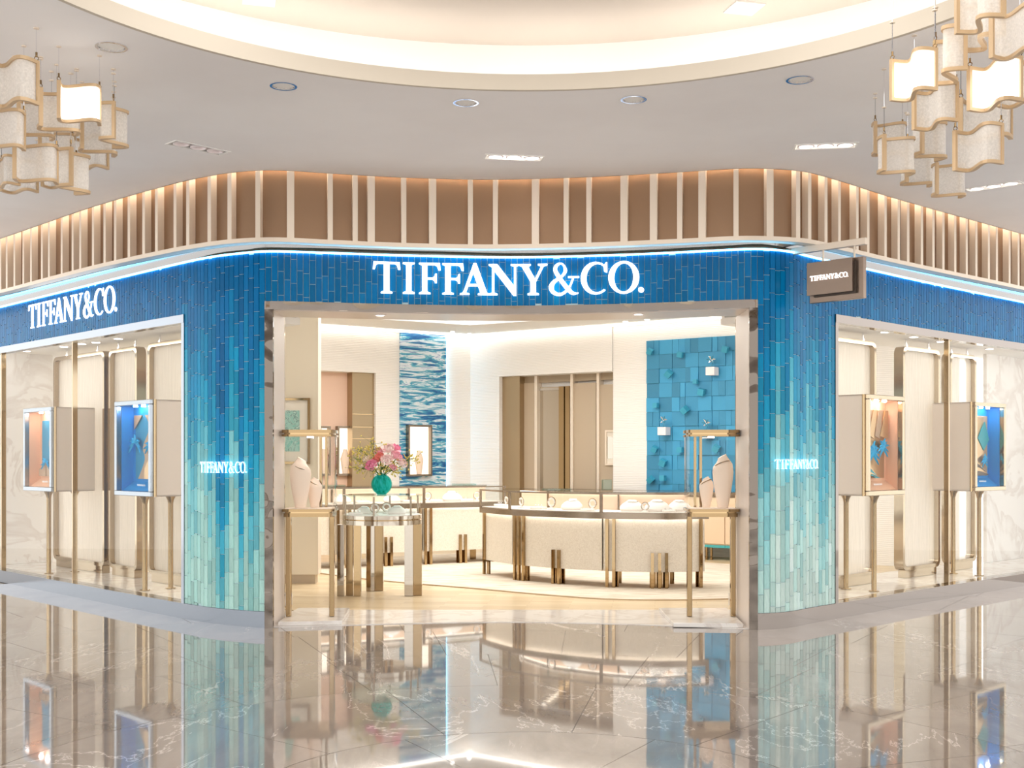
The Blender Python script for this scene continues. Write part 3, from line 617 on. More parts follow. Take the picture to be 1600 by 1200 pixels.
# blade sign
b0 = Vector((2.60, 11.10, 0)); bd = Vector((.688, -.725, 0)); ang = math.atan2(bd.y, bd.x)
t = empty('hanging_sign', b0, ang, 'bronze hanging sign with shop name on a bar by the right corner', 'sign')
MB().box(-.15, .80, -.025, .025, 3.475, 3.535).build('bar', 'champagne', t, world=False, bevel=.003)
for x in (.36, .68): MB().cyl((x, 0), .010, 3.36, 3.48, 10).build('rod', 'champagne', t, 30, False)
MB().box(.23, .78, -.02, .03, 3.0, 3.37).build('back_plate', 'sign_plate', t, world=False, bevel=.003)
MB().box(.29, .72, -.045, -.02, 3.05, 3.34).build('spacer', 'dark_gap', t, world=False)
MB().box(.235, .70, -.075, -.045, 3.065, 3.365).build('front_plate', 'sign_plate', t, world=False, bevel=.002)
T0 = wm(t)
lettering(t, lambda off: T0 @ Matrix.Translation((.47+off, -.085, 3.195)), .045, 'letter_white', 1, dep=.9)

# ---------------------------------------------------------------- shop windows
def window(name, u0, u1, mulls, fm, z1=2.985, zf=2.905, shine='glass'):
    wn = empty(name, (*F.at((u0+u1)/2)[:2], ZB), kind='structure')
    path_solid(F, u0, u1, zf, z1, -.025, .08, 'frame_head', fm, wn)
    for a, b in ((u0, u0+.05), (u1-.05, u1)): path_solid(F, a, b, ZB, zf, -.02, .08, 'frame_post', fm, wn)
    e = [u0+.05]+mulls+[u1-.05]
    for a, b in zip(e, e[1:]): path_solid(F, a+.004, b-.004, ZB, zf, .03, .042, 'pane', shine, wn, .3)
    for q in mulls: path_solid(F, q-.013, q+.013, ZB, zf, .0, .055, 'mullion', 'champagne_metal', wn); 
    return wn
window('window_1', sL0, sL, [F.ray(2), F.ray(113)], 'steel'); window('window_2', sR, sR1, [F.ray(1483)], 'base_metal')
for nm, a, b in (('left', sL0, sL), ('right', sR, sR1)):
    tag(path_solid(F, a, b, .02, ZB-.002, .142, 1.25, 'floor_window_'+nm, 'white_marble', step=.3), kind='structure')
    cl = tag(path_solid(F, a, b, 2.99, 3.06, .142, 1.35, 'ceiling_window_'+nm, 'white_paint', step=.3), kind='structure')
    path_solid(F, a, b, 2.955, 2.985, .10, .14, 'light_strip', 'led_window', cl, .3)
    path_solid(F, a, b, 3.06, 3.8, 1.30, 1.34, 'bulkhead', 'white_paint', cl, .3)
# end walls and returns of the window bays
def wallto(path, u, d0, d1, name, material, z0=ZB, z1=2.99, th=.05):
    x, y, tx, ty = path.at(u, d0); x2, y2, _, _ = path.at(u, d1); mb = MB(); mb.slab([(x, y), (x2, y2), (x2-tx*th, y2-ty*th), (x-tx*th, y-ty*th)], z0, z1); return tag(mb.build(name, material), kind='structure')
ue = F.ray(-14, .15); wallto(F, ue, .145, .98, 'wall_window_left_end', 'white_marble')
ux = F.ray(1640, .3); wallto(F, F.ray(1750), .145, .98, 'wall_window_right_end', 'white_marble')
tag(path_solid(F, F.ray(1545, .95), sR1-.1, ZB, 2.99, .98, 1.03, 'wall_window_right_back', 'white_marble', step=.3), kind='structure')
tag(path_solid(F, sL-.02, sE0-.05, 0, 3.0, .145, .22, 'wall_left_return', 'white_paint'), kind='structure')
tag(path_solid(F, sE1+.05, sR+.02, 0, 3.0, .145, .22, 'wall_right_return', 'white_paint'), kind='structure')
dlab = 0
for px, d in [(42, .45), (100, .55), (128, .55), (150, .6), (185, .6), (1318, .35), (1383, .45), (1428, .5), (1470, .55), (1546, .6)]:
    x, y = F.at(F.ray(px, d), d)[:2]; side = 'left' if px < 800 else 'right'
    o = empty('window_downlight', (x, y, 2.99), 0, 'small round ceiling light in the %s shop window, %s from its left end' % (side, ['first', 'second', 'third', 'fourth', 'fifth'][dlab % 5]), 'downlight', 'ceiling lights of the %s window' % side)
    dlab += 1
    g = MB(); g.cyl((0, 0), .06, -.008, 0, 18); g.build('trim_ring', 'white_gloss', o, 30, False); MB().cyl((0, 0), .045, -.011, -.008, 18).build('lens', 'bulb', o, False, False)

# hanging screens
def rrect(w_, h_, r, n=6):
    out = []
    for cx, cz, a in ((w_/2-r, h_-r, 0), (-w_/2+r, h_-r, 90), (-w_/2+r, r, 180), (w_/2-r, r, 270)): out += [(cx+r*math.cos(math.radians(a+90*i/n)), cz+r*math.sin(math.radians(a+90*i/n))) for i in range(n+1)]
    return out
def screen(px0, px1, d, label):
    a, b = F.ray(px0, d), F.ray(px1, d); p, q = Vector(F.at(a, d)[:2]), Vector(F.at(b, d)[:2]); W = (q-p).length; c = (p+q)/2; ang = math.atan2(q.y-p.y, q.x-p.x); z0, z1 = .24, 2.90; H = z1-z0
    t = empty('hanging_screen', (c.x, c.y, z0), ang, label, 'screen'); o_, i_ = rrect(W, H, .09), [(x, z+.045) for x, z in rrect(W-.09, H-.09, .06)]
    n = len(o_); mb = MB(); v = [(x, y, z) for y in (-.06, .06) for lp in (o_, i_) for x, z in lp]
    f = []
    for i in range(n): j = (i+1) % n; f += [(i, j, n+j, n+i), (2*n+i, 3*n+i, 3*n+j, 2*n+j), (i, 2*n+i, 2*n+j, j), (n+i, n+j, 3*n+j, 3*n+i)]
    mb.add(v, f); mb.build('frame', 'champagne_metal', t, 40, False)
    mb = MB(); mb.prism([(x, z+.04) for x, z in rrect(W-.08, H-.08, .06)], -.004, .004); mb.build('mesh_panel', 'screen_mesh', t, False, False)
    for x in (-W*.3, W*.3): g = MB(); g.cyl((x, 0), .012, H, 2.99-z0, 10); g.cyl((x, 0), .022, H, H+.025, 12); g.build('hanger', 'silver', t, 40, False)
    MB().box(-W/2+.08, W/2-.08, -.05, .05, -.09, -.0).build('foot', 'champagne_metal', t, world=False)
screen(90, 170, .78, 'tall mesh screen with rounded frame at the far left window end')
screen(177, 221, .80, 'narrow mesh screen behind the blue lined case of the left window')
screen(238, 300, .78, 'tall mesh screen beside the left tiled pier')
screen(1290, 1362, .73, 'tall mesh screen beside the right tiled pier')
screen(1404, 1462, .74, 'tall mesh screen between the two cases of the right window')
screen(1478, 1519, .80, 'narrow mesh screen behind the blue lined case of the right window')

# display cases on poles
def leaf(mb, x, y, z, a, L_, wd, droop):
    pts = [(x+math.cos(a)*L_*s_, z+math.sin(a)*L_*s_-droop*s_*s_, wd*math.sin(PI*min(1, .15+.85*s_))) for s_ in (0, .25, .5, .75, 1)]
    g = []
    for (px, pz, w_) in pts:
        nx, nz = -math.sin(a), math.cos(a); g.append([(px+nx*w_/2, y+.012, pz+nz*w_/2), (px, y, pz), (px-nx*w_/2, y+.012, pz-nz*w_/2)])
    mb.grid(g)
def palm(t, x, y, z, r, material, n=9, name='palm'):
    for k in range(n):
        mb = MB(); leaf(mb, x, y-.003*k, z, -.5+(PI+1.0)*k/(n-1), r*R.uniform(.8, 1.1), r*.30, r*.35); mb.build('leaf', material, t, True, False)
def case(px, d, w_, h_, z0, liner, label, kind, depth=.62, pole2=.5):
    u = F.ray(px, d); x, y, tx, ty = F.at(u, d); t = empty('display_case', (x, y, ZB), math.atan2(ty, tx), label, 'display case')
    z0 -= ZB; W = w_/2; zt = z0+h_; fb = .05; f = MB()
    for a in ((-W, W, z0, z0+fb), (-W, W, zt-fb, zt)): f.box(a[0], a[1], -.03, .03, a[2], a[3])
    for a in ((-W, -W+fb), (W-fb, W)): f.box(a[0], a[1], -.03, .03, z0+fb, zt-fb)
    f.build('front_frame', 'steel' if px < 800 else 'champagne_metal', t, world=False, bevel=.006)
    for sx in (-1, 1): MB().tube([(sx*(W+.012), .02, z0), (sx*(W+.012), .02, zt)], .016, 10).build('corner_rod', 'gold', t, True, False)
    b = MB(); b.box(-W, -W+.015, .03, depth, z0, zt); b.box(W-.015, W, .03, depth, z0, zt); b.box(-W, W, .03, depth, z0, z0+.015); b.box(-W, W, .03, depth, zt-.015, zt); b.box(-W, W, depth, depth+.015, z0, zt); b.build('shell', 'case_side', t, world=False)
    # shallow lined recess with a sloped caption ledge
    yb = .17; x0, x1, q0, q1 = -W+fb, W-fb, z0+fb, zt-fb
    b = MB(); o_ = [(x0, q0), (x1, q0), (x1, q1), (x0, q1)]; b.add([(a, .03, c) for a, c in o_]+[(a, yb, c) for a, c in o_], [(i, (i+1) % 4, 4+(i+1) % 4, 4+i) for i in range(4)]); b.box(x0, x1, yb, yb+.01, q0, q1); b.build('liner', liner, t, world=False)
    b = MB(); b.add([(x, y_, z) for x in (x0+.002, x1-.002) for y_, z in ((.04, q0+.002), (yb-.002, q0+.002), (yb-.002, q0+.10))], [(0, 1, 2), (3, 5, 4), (0, 3, 4, 1), (1, 4, 5, 2), (2, 5, 3, 0)]); b.build('ledge', liner, t, world=False)
    a0, a1, c0, c1 = x0+.07, x1-.05, q0+.13, q1-.10; aw, ah = a1-a0, c1-c0
    MB().box(a0, a1, yb-.008, yb-.001, c0, c1).build('backdrop', ('art_sky', 'art_sky', 'art_gold', 'art_tan')[kind], t, world=False)
    for q in (.2, .5, .8): MB().cyl((a0+aw*q, .10), .022, q1-.012, q1-.004, 12).build('spot', 'bulb_hot', t, False, False)
    def sheet(pts, yy, material, name='dune'):
        yy = yb-.02-(.33-yy)*.7; MB().prism([(a0+aw*p, c0+ah*q) for p, q in pts], yy, yy+.010).build(name, material, t, world=False)
    if kind == 0:
        sheet(catmull([(.75, .98), (.45, .72), (.42, .5), (.65, .3), (1, .22)], 4)+[(1, .98)], .32, 'art_grey', 'mountain'); sheet(catmull([(0, .12), (.3, .2), (.6, .14), (1, .22)], 4)+[(1, 0), (0, 0)], .29, 'art_tan')
        palm(t, a0+aw*.35, .115, c0+ah*.24, .10, 'art_cyan'); palm(t, a0+aw*.72, .115, c0+ah*.28, .09, 'art_cyan'); MB().tube([(a0+aw*.35, .118, c0), (a0+aw*.35, .118, c0+ah*.24)], .008, 6).build('trunk', 'art_tan', t, True, False)
    elif kind == 1:
        sheet(catmull([(.45, 1), (.62, .8), (.38, .5), (.45, .3), (.2, .0)], 5)+[(.95, 0)]+catmull([(.8, .22), (.55, .42), (.72, .62), (.78, .8), (.68, 1)], 5), .30, 'art_tan'); sheet(catmull([(.5, .16), (.7, .34), (1, .46)], 4)+[(1, 0), (.5, 0)], .27, 'art_gold'); sheet([(.78, 1), (1, 1), (1, .62)], .32, 'art_gold'); sheet([(0, 1), (.3, 1), (0, .78)], .32, 'art_tan')
        palm(t, a0+aw*.12, .115, c0+ah*.56, .13, 'art_cyan'); palm(t, a0+aw*.70, .115, c0+ah*.52, .12, 'art_cyan'); MB().tube([(a0+aw*.68, .118, c0+ah*.2), (a0+aw*.70, .118, c0+ah*.5)], .009, 6).build('trunk', 'art_tan', t, True, False)
    elif kind == 2:
        for k in range(5): sheet(catmull([(.05+.16*k, .62), (.0+.2*k, .8), (.12+.19*k, 1.0)], 4)+catmull([(.3+.17*k if k < 4 else 1, 1.0), (.22+.18*k if k < 4 else 1, .78), (.16+.18*k if k < 4 else 1, .58)], 4), .325-.012*k, ('art_gold', 'art_tan')[k % 2], 'fold')
        for k in range(4): sheet(catmull([(0, .26-.07*k), (.3, .22-.06*k), (.55, .08-.02*k), (.7, 0)], 4)+[(.5, 0)]+catmull([(.4, .06), (.2, .18-.07*k if k < 3 else 0), (0, .2-.07*k if k < 3 else 0)], 4), .30-.01*k, ('art_gold', 'art_teal')[k % 2], 'fold')
        palm(t, a0+aw*.42, .115, c0+ah*.38, .17, 'art_cyan', 12); palm(t, a0+aw*.82, .115, c0+ah*.46, .14, 'art_cyan', 10)
    else:
        sheet([(.0, .55), (.35, .95), (.75, .98), (.6, .6), (.3, .4)], .31, 'art_gold', 'fold'); sheet([(.45, .62), (.75, .9), (.95, .6), (.7, .42)], .29, 'art_teal', 'fold'); sheet([(.0, .35), (.35, .62), (.65, .38), (.3, .26)], .27, 'art_gold', 'fold')
        for k in range(4): sheet(catmull([(0, .30-.08*k), (.4, .26-.06*k), (.85, .02)], 5)+[(.7, 0)]+catmull([(.35, .20-.06*k if k < 3 else .02), (0, .23-.08*k if k < 3 else 0)], 4), .25-.012*k+.04, ('art_gold', 'art_dark')[k % 2], 'fold')
        palm(t, a0+aw*.72, .115, c0+ah*.26, .11, 'art_cyan')
    Tm = wm(t); zz = z0+fb+.055; lettering(t, lambda off: Tm @ Matrix.Translation((off, .075, z0+fb+.055)), .018, 'letter_metal', 1.2, 'caption', 1)
    for py in (.12, .12+pole2):
        g = MB(); g.lathe((0, py, 0), [(.028, 0), (.028, z0-.09), (.036, z0-.05), (.06, z0-.004)], 14); g.build('pole', 'gold', t, 40, False)
        MB().cyl((0, py), .055, 0, .008, 18).build('foot', 'gold', t, 30, False)
case(61, .13, .86, 1.02, 1.17, 'peach_liner', 'peach lined display case on poles with palm scene, left window', 0, .50, .33)
case(210, .13, .84, 1.02, 1.17, 'blue_liner', 'bright blue lined display case on poles with dunes and palms, left window', 1, .50, .30)
case(1382, .13, .80, 1.06, 1.18, 'peach_liner', 'peach lined display case on poles with gold folds and blue leaves, right window', 2, .50, .33)
case(1545, .13, .80, 1.06, 1.18, 'blue_liner', 'deep blue lined display case on poles with gold folds, right window', 3, .50, .33)

# ---------------------------------------------------------------- entrance pedestal vitrines
def tall_bust(loc, h, s_, label, face=0, parent_name='necklace_bust'):
    t = empty(parent_name, loc, face, label, 'bust'); k = h/.49
    g = MB(); n = 20; prof = [(.052, 0, 0), (.062, .06, 0), (.082, .16, 0), (.098, .27, 0), (.104, .34, 0), (.096, .40, .004), (.062, .445, .012), (.045, .47, .016), (.040, .49, .02)]
    g.add([(r*s_*math.cos(2*PI*i/n)+o*.6, r*s_*.62*math.sin(2*PI*i/n)+o, z*k-.55*r*s_*math.cos(2*PI*i/n)*max(0, (z-.36)/.13)) for r, z, o in prof for i in range(n)], [(j*n+i, j*n+(i+1) % n, (j+1)*n+(i+1) % n, (j+1)*n+i) for j in range(len(prof)-1) for i in range(n)]+[tuple(range(n))[::-1], tuple(range((len(prof)-1)*n, len(prof)*n))])
    g.build('form', 'bust_cream', t, True, False)
    pts = [(.075*s_*math.cos(a)+.008, .062*s_*math.sin(a)+.008, (.435-.02*(1-math.sin(a)))*k-.024*math.cos(a)) for a in [2*PI*i/24 for i in range(25)]]
    MB().tube(pts, .0045, 6).build('necklace', 'gold', t, True, False); return t
def vitrine(x, y, label, mirror=1):
    t = empty('display_vitrine', (x, y, .045), 0, label, 'display case'); W, Dp = .245, .23
    def rr(w_, d_, r=.05): return [(a, b-d_/2) for a, b in rrect(w_, d_, r, 4)]
    for z0, z1, q in ((1.0, 1.035, .46), (1.035, 1.05, .44), (1.05, 1.075, .49), (1.765, 1.785, .49), (1.785, 1.80, .45), (1.80, 1.83, .49)): MB().slab(rr(q, q-.05), z0-.03, z1-.03).build('plate', 'gold' if q < .46 else 'gold_dark', t, 30, False)
    b = MB(); lp = rr(.47, .42); n = len(lp); b.add([(a, c, z) for z in (1.046, 1.734) for a, c in lp], [(i, (i+1) % n, n+(i+1) % n, n+i) for i in range(n)]); b.build('glass_sides', 'case_glass', t, 30, False)
    for px_ in (.075, .13): MB().box(mirror*px_-.012, mirror*px_+.012, .15, .175, 1.046, 1.734).build('post', 'gold_dark', t, world=False)
    for sx in (-1, 1):
        MB().box(sx*.21-.024, sx*.21+.024, -.03, .03, 0, .97).build('leg', 'gold' if sx*mirror < 0 else 'gold_dark', t, world=False, bevel=.006)
    MB().cyl((0, 0), .03, 1.7255, 1.733, 16).build('spot', 'bulb_hot', t, False, False)
    MB().slab(rr(.44, .39), 1.045, 1.05).build('base_pad', 'bust_cream', t, world=False)
    return t
yv = 11.45
for s_, x0, x1 in ((-1, -2.185, -1.60), (1, 1.50, 2.14)):
    sl = MB(); sl.slab([(x0, 11.06 if s_ < 0 else 11.0), (x1, 11.16 if s_ < 0 else 10.96), (x1+.06*(-s_)*-1, 12.1), (x0, 12.1)], .006, .045)
    tag(sl.build('marble_plinth', 'white_marble', bevel=.004), 'low white marble slab under the %s glass vitrine' % ('left' if s_ < 0 else 'right'), 'plinth')
vitrine(xat(485, yv), yv, 'tall gold legged glass vitrine at the left side of the entrance')
tall_bust((xat(470, yv), yv-.02, 1.095), .47, 1.0, 'tall cream necklace bust in the left entrance vitrine', 0)
tall_bust((xat(489, yv)+.0, yv+.10, 1.095), .28, .72, 'short cream bust half hidden in the left entrance vitrine', 0)
vitrine(xat(1111, yv), yv, 'tall gold legged glass vitrine at the right side of the entrance', -1)
tall_bust((xat(1129, yv), yv-.02, 1.095), .50, .98, 'tall cream necklace bust in the right entrance vitrine', PI)
tall_bust((xat(1106, yv), yv+.08, 1.095), .29, .68, 'short cream bust in the right entrance vitrine', PI)

# ---------------------------------------------------------------- jewellery counters
def counter(name, pts, depth, label, posts, clusters, ends=True):
    p = Path(pts, 12); x, y, _, _ = p.at(p.L/2); t = empty(name, (x, y, 0), 0, label, 'counter'); L_ = p.L
    path_solid(p, 0, L_, .865, .915, -.02, depth, 'deck_frame', 'counter_metal', t); path_solid(p, .01, L_-.01, .9152, .925, .0, depth-.02, 'deck_pad', 'pad', t)
    path_solid(p, 0, L_, .925, 1.135, -.012, -.004, 'front_glass', 'case_glass', t)
    path_solid(p, 0, L_, 1.135, 1.155, -.02, .012, 'front_rail', 'counter_metal', t); path_solid(p, 0, L_, 1.135, 1.165, depth-.03, depth, 'rear_rail', 'counter_metal', t)
    path_solid(p, .0, L_, 1.155, 1.165, -.02, depth-.03, 'glass_top', 'case_glass', t)
    path_solid(p, .02, L_-.02, .925, 1.135, depth-.02, depth, 'rear_panel', 'peach', t)
    path_solid(p, .03, L_-.03, 1.118, 1.130, depth-.05, depth-.028, 'case_light', 'led_case', t)
    path_solid(p, .03, L_-.03, .856, .864, -.004, .014, 'under_light', 'led_under', t); path_solid(p, 0, L_, .842, .8655, -.02, -.012, 'skirt', 'counter_metal', t)
    e = [0.02]+[f*L_ for f in posts]+[L_-.02]
    for q in e:
        path_solid(p, max(0, q-.018), min(L_, q+.018), .915, 1.135, -.022, .0, 'post', 'counter_metal', t)
    for q in posts: path_solid(p, q*L_-.012, q*L_+.012, .925, 1.135, depth-.045, depth-.021, 'rear_post', 'counter_metal', t)
    for a, b in zip(e, e[1:]): path_solid(p, a+.01, b-.01, .21, .865, .035, .06, 'body_panel', 'plaster', t)
    path_solid(p, .05, L_-.05, .21, .23, .06, depth-.06, 'base_board', 'cabinet_peach', t); path_solid(p, .05, L_-.05, .23, .865, depth-.08, depth-.06, 'rear_board', 'cabinet_peach', t)
    for q in (0.05, L_-.07): path_solid(p, q, q+.02, .23, .865, .06, depth-.08, 'end_board', 'plaster', t)
    for f_, tall, n in clusters:
        for k in range(n):
            u = f_*L_+(k-(n-1)/2)*.085
            path_solid(p, u-.018, u+.018, .0175, .86 if tall else .44, -.0, .034, 'leg', 'gold', t, 1)
            if not tall or k == n-1: path_solid(p, u-.035, u+.045, .0175, .22, .07, .09, 'foot_block', 'gold_dark', t, 1)
    for f_ in (.08, .35, .65, .92): path_solid(p, f_*L_-.05, f_*L_+.05, .0175, .21, depth-.12, depth-.1, 'rear_foot', 'gold_dark', t, 1)
    return p
PM = counter('jewellery_counter', [(-.42, 15.95), (-.16, 15.42), (.12, 15.0), (.62, 14.58), (1.13, 14.27), (1.66, 14.13), (2.05, 14.15), (2.36, 14.24)], .62, 'large curved jewellery counter with glass top on the rug, centre right', [.24, .635], [(.02, 1, 1), (.285, 1, 3), (.455, 0, 2), (.665, 1, 2), (.83, 0, 3), (.975, 1, 1)])
PL = counter('jewellery_counter', [(-3.3, 16.35), (-2.6, 16.62), (-1.7, 17.05), (-.9, 17.45), (-.1, 17.9)], .62, 'long jewellery counter with glass top behind the flowers', [.28, .62], [(.27, 1, 4), (.47, 0, 2), (.63, 1, 3), (.80, 0, 2), (.93, 0, 2)])
# back cabinet row along the right wall
def cab_row():
    d0, d1 = -.62, -.15; u = RW.ray(835, d0)
    k = 0
    while k < 9:
        a, b = u+k*.5, u+k*.5+.494; x, y, tx, ty = RW.at((a+b)/2, d0)
        t = empty('low_cabinet', (x, y, .0), math.atan2(ty, tx), 'peach low cabinet against the right back wall, %s from the corner' % ['first', 'second', 'third', 'fourth', 'fifth', 'sixth', 'seventh', 'eighth', 'ninth'][k], 'cabinet', 'low cabinets along the right wall')
        path_solid(RW, a, b, .24, .98, d0+.02, d1, 'body', 'cabinet_peach', t, 9, False); path_solid(RW, a+.004, b-.004, .26, .97, d0, d0+.018, 'door', 'cabinet_peach', t, 9, False)
        path_solid(RW, a, b, .2, .24, d0+.01, d1, 'base_strip', 'teal', t, 9, False)
        for q in (.08, .16, .24): path_solid(RW, a+q, a+q+.03, .0055, .2, d0+.03, d0+.06, 'leg', 'gold_dark', t, 9, False)
        k += 1
    o = path_solid(RW, u-.02, u+4.52, .981, 1.05, d0-.02, -.13, 'worktop', 'counter_metal', None, 9, False); tag(o, 'metal edged worktop over the low cabinets by the right wall', 'worktop')
    x, y = RW.at(RW.ray(948, -.4), -.4)[:2]; t = empty('glass_block', (x, y, 1.05), .2, 'small clear glass block standing on the worktop near the doors', 'ornament')
    b = MB(); b.box(-.075, .075, -.05, .05, 0, .17); b.build('block', 'edge_glass', t, world=False, bevel=.008)
cab_row()

# low jewellery forms inside the counters
def low_bust():
    t = empty('necklace_form', (0, 0, 0)); g = MB(); n = 18; prof = [(.13, 0, 0), (.15, .03, 0), (.145, .06, .01), (.11, .095, .02), (.06, .125, .03), (.045, .14, .035)]
    g.add([(r*math.cos(2*PI*i/n), r*.6*math.sin(2*PI*i/n)+o, z) for r, z, o in prof for i in range(n)], [(j*n+i, j*n+(i+1) % n, (j+1)*n+(i+1) % n, (j+1)*n+i) for j in range(len(prof)-1) for i in range(n)]+[tuple(range(n))[::-1], tuple(range(5*n, 6*n))])
    g.build('form', 'bust_white', t, True, False)
    MB().tube([(.075*math.cos(a), .05*math.sin(a)+.024, .118) for a in [2*PI*i/20 for i in range(21)]], .006, 6).build('necklace', 'silver', t, True, False); return t
def ring_tray():
    t = empty('ring_tray', (0, 0, 0)); MB().slab(rrect(.2, .13, .02, 3), 0, .03).build('cushion', 'bust_white', t, world=False, bevel=.006)
    for k in range(3): MB().tube([(-.05+.05*k+.014*math.cos(a), .06, .042+.014*math.sin(a)) for a in [2*PI*i/14 for i in range(15)]], .003, 5).build('ring', 'silver', t, True, False)
    return t
def bracelet():
    t = empty('bracelet_stand', (0, 0, 0)); g = MB(); g.lathe((0, 0, 0), [(.05, 0), (.05, .012), (.02, .02), (.018, .05)], 16); g.build('base', 'bust_white', t, 40, False)
    MB().tube([(.045*math.cos(a), 0, .085+.045*math.sin(a)) for a in [2*PI*i/22 for i in range(23)]], .012, 8).build('bangle', 'bust_white', t, True, False)
    MB().tube([(.060*math.cos(a), -.004, .085+.060*math.sin(a)) for a in [2*PI*i/22 for i in range(23)]], .004, 6).build('bracelet', 'gold', t, True, False); return t
protos = {'n': low_bust(), 't': ring_tray(), 'b': bracelet()}; used = set()
CATS = {'n': 'bust', 't': 'tray', 'b': 'jewellery stand'}
def place_j(k, loc, ang, label, group, s_=1):
    o = protos[k] if k not in used else copy_tree(protos[k]); used.add(k); o.location = loc; o.rotation_euler = (0, 0, ang); o.scale = (s_,)*3; tag(o, label, CATS[k], group)
NM = {'n': 'white necklace form', 't': 'white ring cushion', 'b': 'white bracelet stand'}
ordn = ['first', 'second', 'third', 'fourth', 'fifth', 'sixth', 'seventh', 'eighth', 'ninth', 'tenth']
def fillc(p, items, where, group):
    cnt = {}
    for k, px, d, s_ in items:
        u = p.ray(px, d); x, y, tx, ty = p.at(u, d); i = cnt.get(k, 0); cnt[k] = i+1
        place_j(k, (x, y, .925), math.atan2(ty, tx), '%s in the %s, %s from the left' % (NM[k], where, ordn[i]), group, s_)
fillc(PM, [('t', 775, .2, .9), ('b', 790, .38, .9), ('b', 815, .2, 1), ('t', 836, .12, 1), ('b', 862, .22, 1.1), ('n', 893, .26, 1), ('t', 915, .12, .8), ('b', 926, .36, 1.0), ('n', 987, .26, 1), ('b', 1008, .16, .8), ('n', 1027, .25, 1.05), ('n', 1062, .28, 1), ('t', 1046, .12, .8)], 'large curved counter', 'jewellery displays in the curved counter')
fillc(PL, [('n', 535, .28, .9), ('t', 568, .2, 1), ('n', 612, .3, .9), ('t', 640, .2, 1), ('b', 668, .25, 1), ('t', 683, .2, 1), ('n', 707, .28, 1.1), ('t', 730, .2, 1.1), ('b', 745, .22, 1)], 'long counter behind the flowers', 'jewellery displays in the long counter')
# glass booklets on the counter tops
for px, p, L in ((870, PM, 'thin clear glass tray on the curved counter top'), (520, PL, 'thin clear glass tray on the left end of the long counter'), (725, PL, 'thin clear glass tray on the right end of the long counter')):
    u = p.ray(px, .35); x, y, tx, ty = p.at(u, .35); o = empty('glass_tray', (x, y, 1.165), math.atan2(ty, tx), L, 'tray'); MB().box(-.16, .16, -.1, .1, 0, .022).build('slab', 'edge_glass', o, world=False, bevel=.004)

# ---------------------------------------------------------------- round display table
tx0, ty0 = xat(597, 13.62), 13.62
t = empty('display_table', (tx0, ty0, 0), 0, 'round mirror polished display table with glass case and flowers on top', 'table'); r = .455
def disc(name, r0, z0, z1, m_, sm=30): g = MB(); g.cyl((0, 0), r0, z0, z1, 48); return g.build(name, m_, t, sm, False)
disc('rim', r, .82, .87, 'mirror'); disc('rim', r-.02, .87, .885, 'gold_dark'); disc('rim', r, .885, .925, 'mirror'); disc('deck_pad', r-.02, .925, .932, 'bust_white'); disc('glass_top', r+.005, 1.14, 1.155, 'edge_glass')
g = MB(); g.lathe((0, 0, 0), [(r-.01, .925), (r-.01, 1.14)], 48, cap=False); g.build('glass_wall', 'case_glass', t, 30, False)
for k in range(6): a = k*PI/3+.42; MB().cyl(((r-.02)*math.cos(a), (r-.02)*math.sin(a)), .011, .925, 1.14, 8).build('post', 'counter_metal', t, 30, False)
for cx, cy, q in ((-.35, -.16, 3), (-.12, .35, 2), (.375, -.14, 2)):
    for k in range(q):
        wd = .045 if cx < 0 and cy < 0 else .055; xx = cx+(k-(q-1)/2)*.095; yy = cy+(.05 if k % 2 else 0)
        MB().box(xx-wd, xx+wd-.012, yy-.035, yy+.035, .006, .82).build('leg', ('mirror', 'gold_dark', 'gold')[k % 3], t, world=False, bevel=.003)
cnt = {}
for k, x, y, s_ in [('n', -.20, -.05, .65), ('b', -.06, -.2, .9), ('t', -.28, -.22, .8), ('n', .18, -.1, .72), ('t', .0, .15, 1), ('b', .05, .02, .9), ('t', .30, .12, .9)]:
    i = cnt.get(k, 0); cnt[k] = i+1; place_j(k, (tx0+x, ty0+y, .932), .0, '%s in the round table case, %s one' % (NM[k], ['left', 'middle', 'right'][i]), 'jewellery displays in the round table', s_)
vz = 1.155; vt = empty('flower_vase', (tx0+.0, ty0-.05, vz), 0, 'round ribbed turquoise glass vase on the round display table', 'vase')
prof = [(.05, 0)]+[(.118*math.sin(a)**.9, .118-.118*math.cos(a)) for a in [PI*(.16+.70*i/14) for i in range(15)]]+[(.046, .232), (.055, .245)]
n = 48; g = MB(); g.add([(q*(1+.018*math.cos(12*2*PI*i/n))*math.cos(2*PI*i/n), q*(1+.018*math.cos(12*2*PI*i/n))*math.sin(2*PI*i/n), z) for q, z in prof for i in range(n)], [(j*n+i, j*n+(i+1) % n, (j+1)*n+(i+1) % n, (j+1)*n+i) for j in range(len(prof)-1) for i in range(n)]+[tuple(range(n))[::-1]]); g.build('body', 'vase_glass', vt, True, False)
m = mat('vase_inner', lin((24, 150, 140)), .25, spec=.8); lk(m, ramp(m, noise(m, coord(m, (14, 14, 3)), 2, 4, .6, 1), [(.35, lin((30, 170, 140))), (.5, lin((60, 208, 200))), (.7, lin((120, 228, 236)))]), P(m).inputs[0])
g = MB(); g.lathe((0, 0, 0), [(q*.93, z*.96+.006) for q, z in prof[:-1]], 32); g.build('inner_glass', 'vase_inner', vt, True, False)
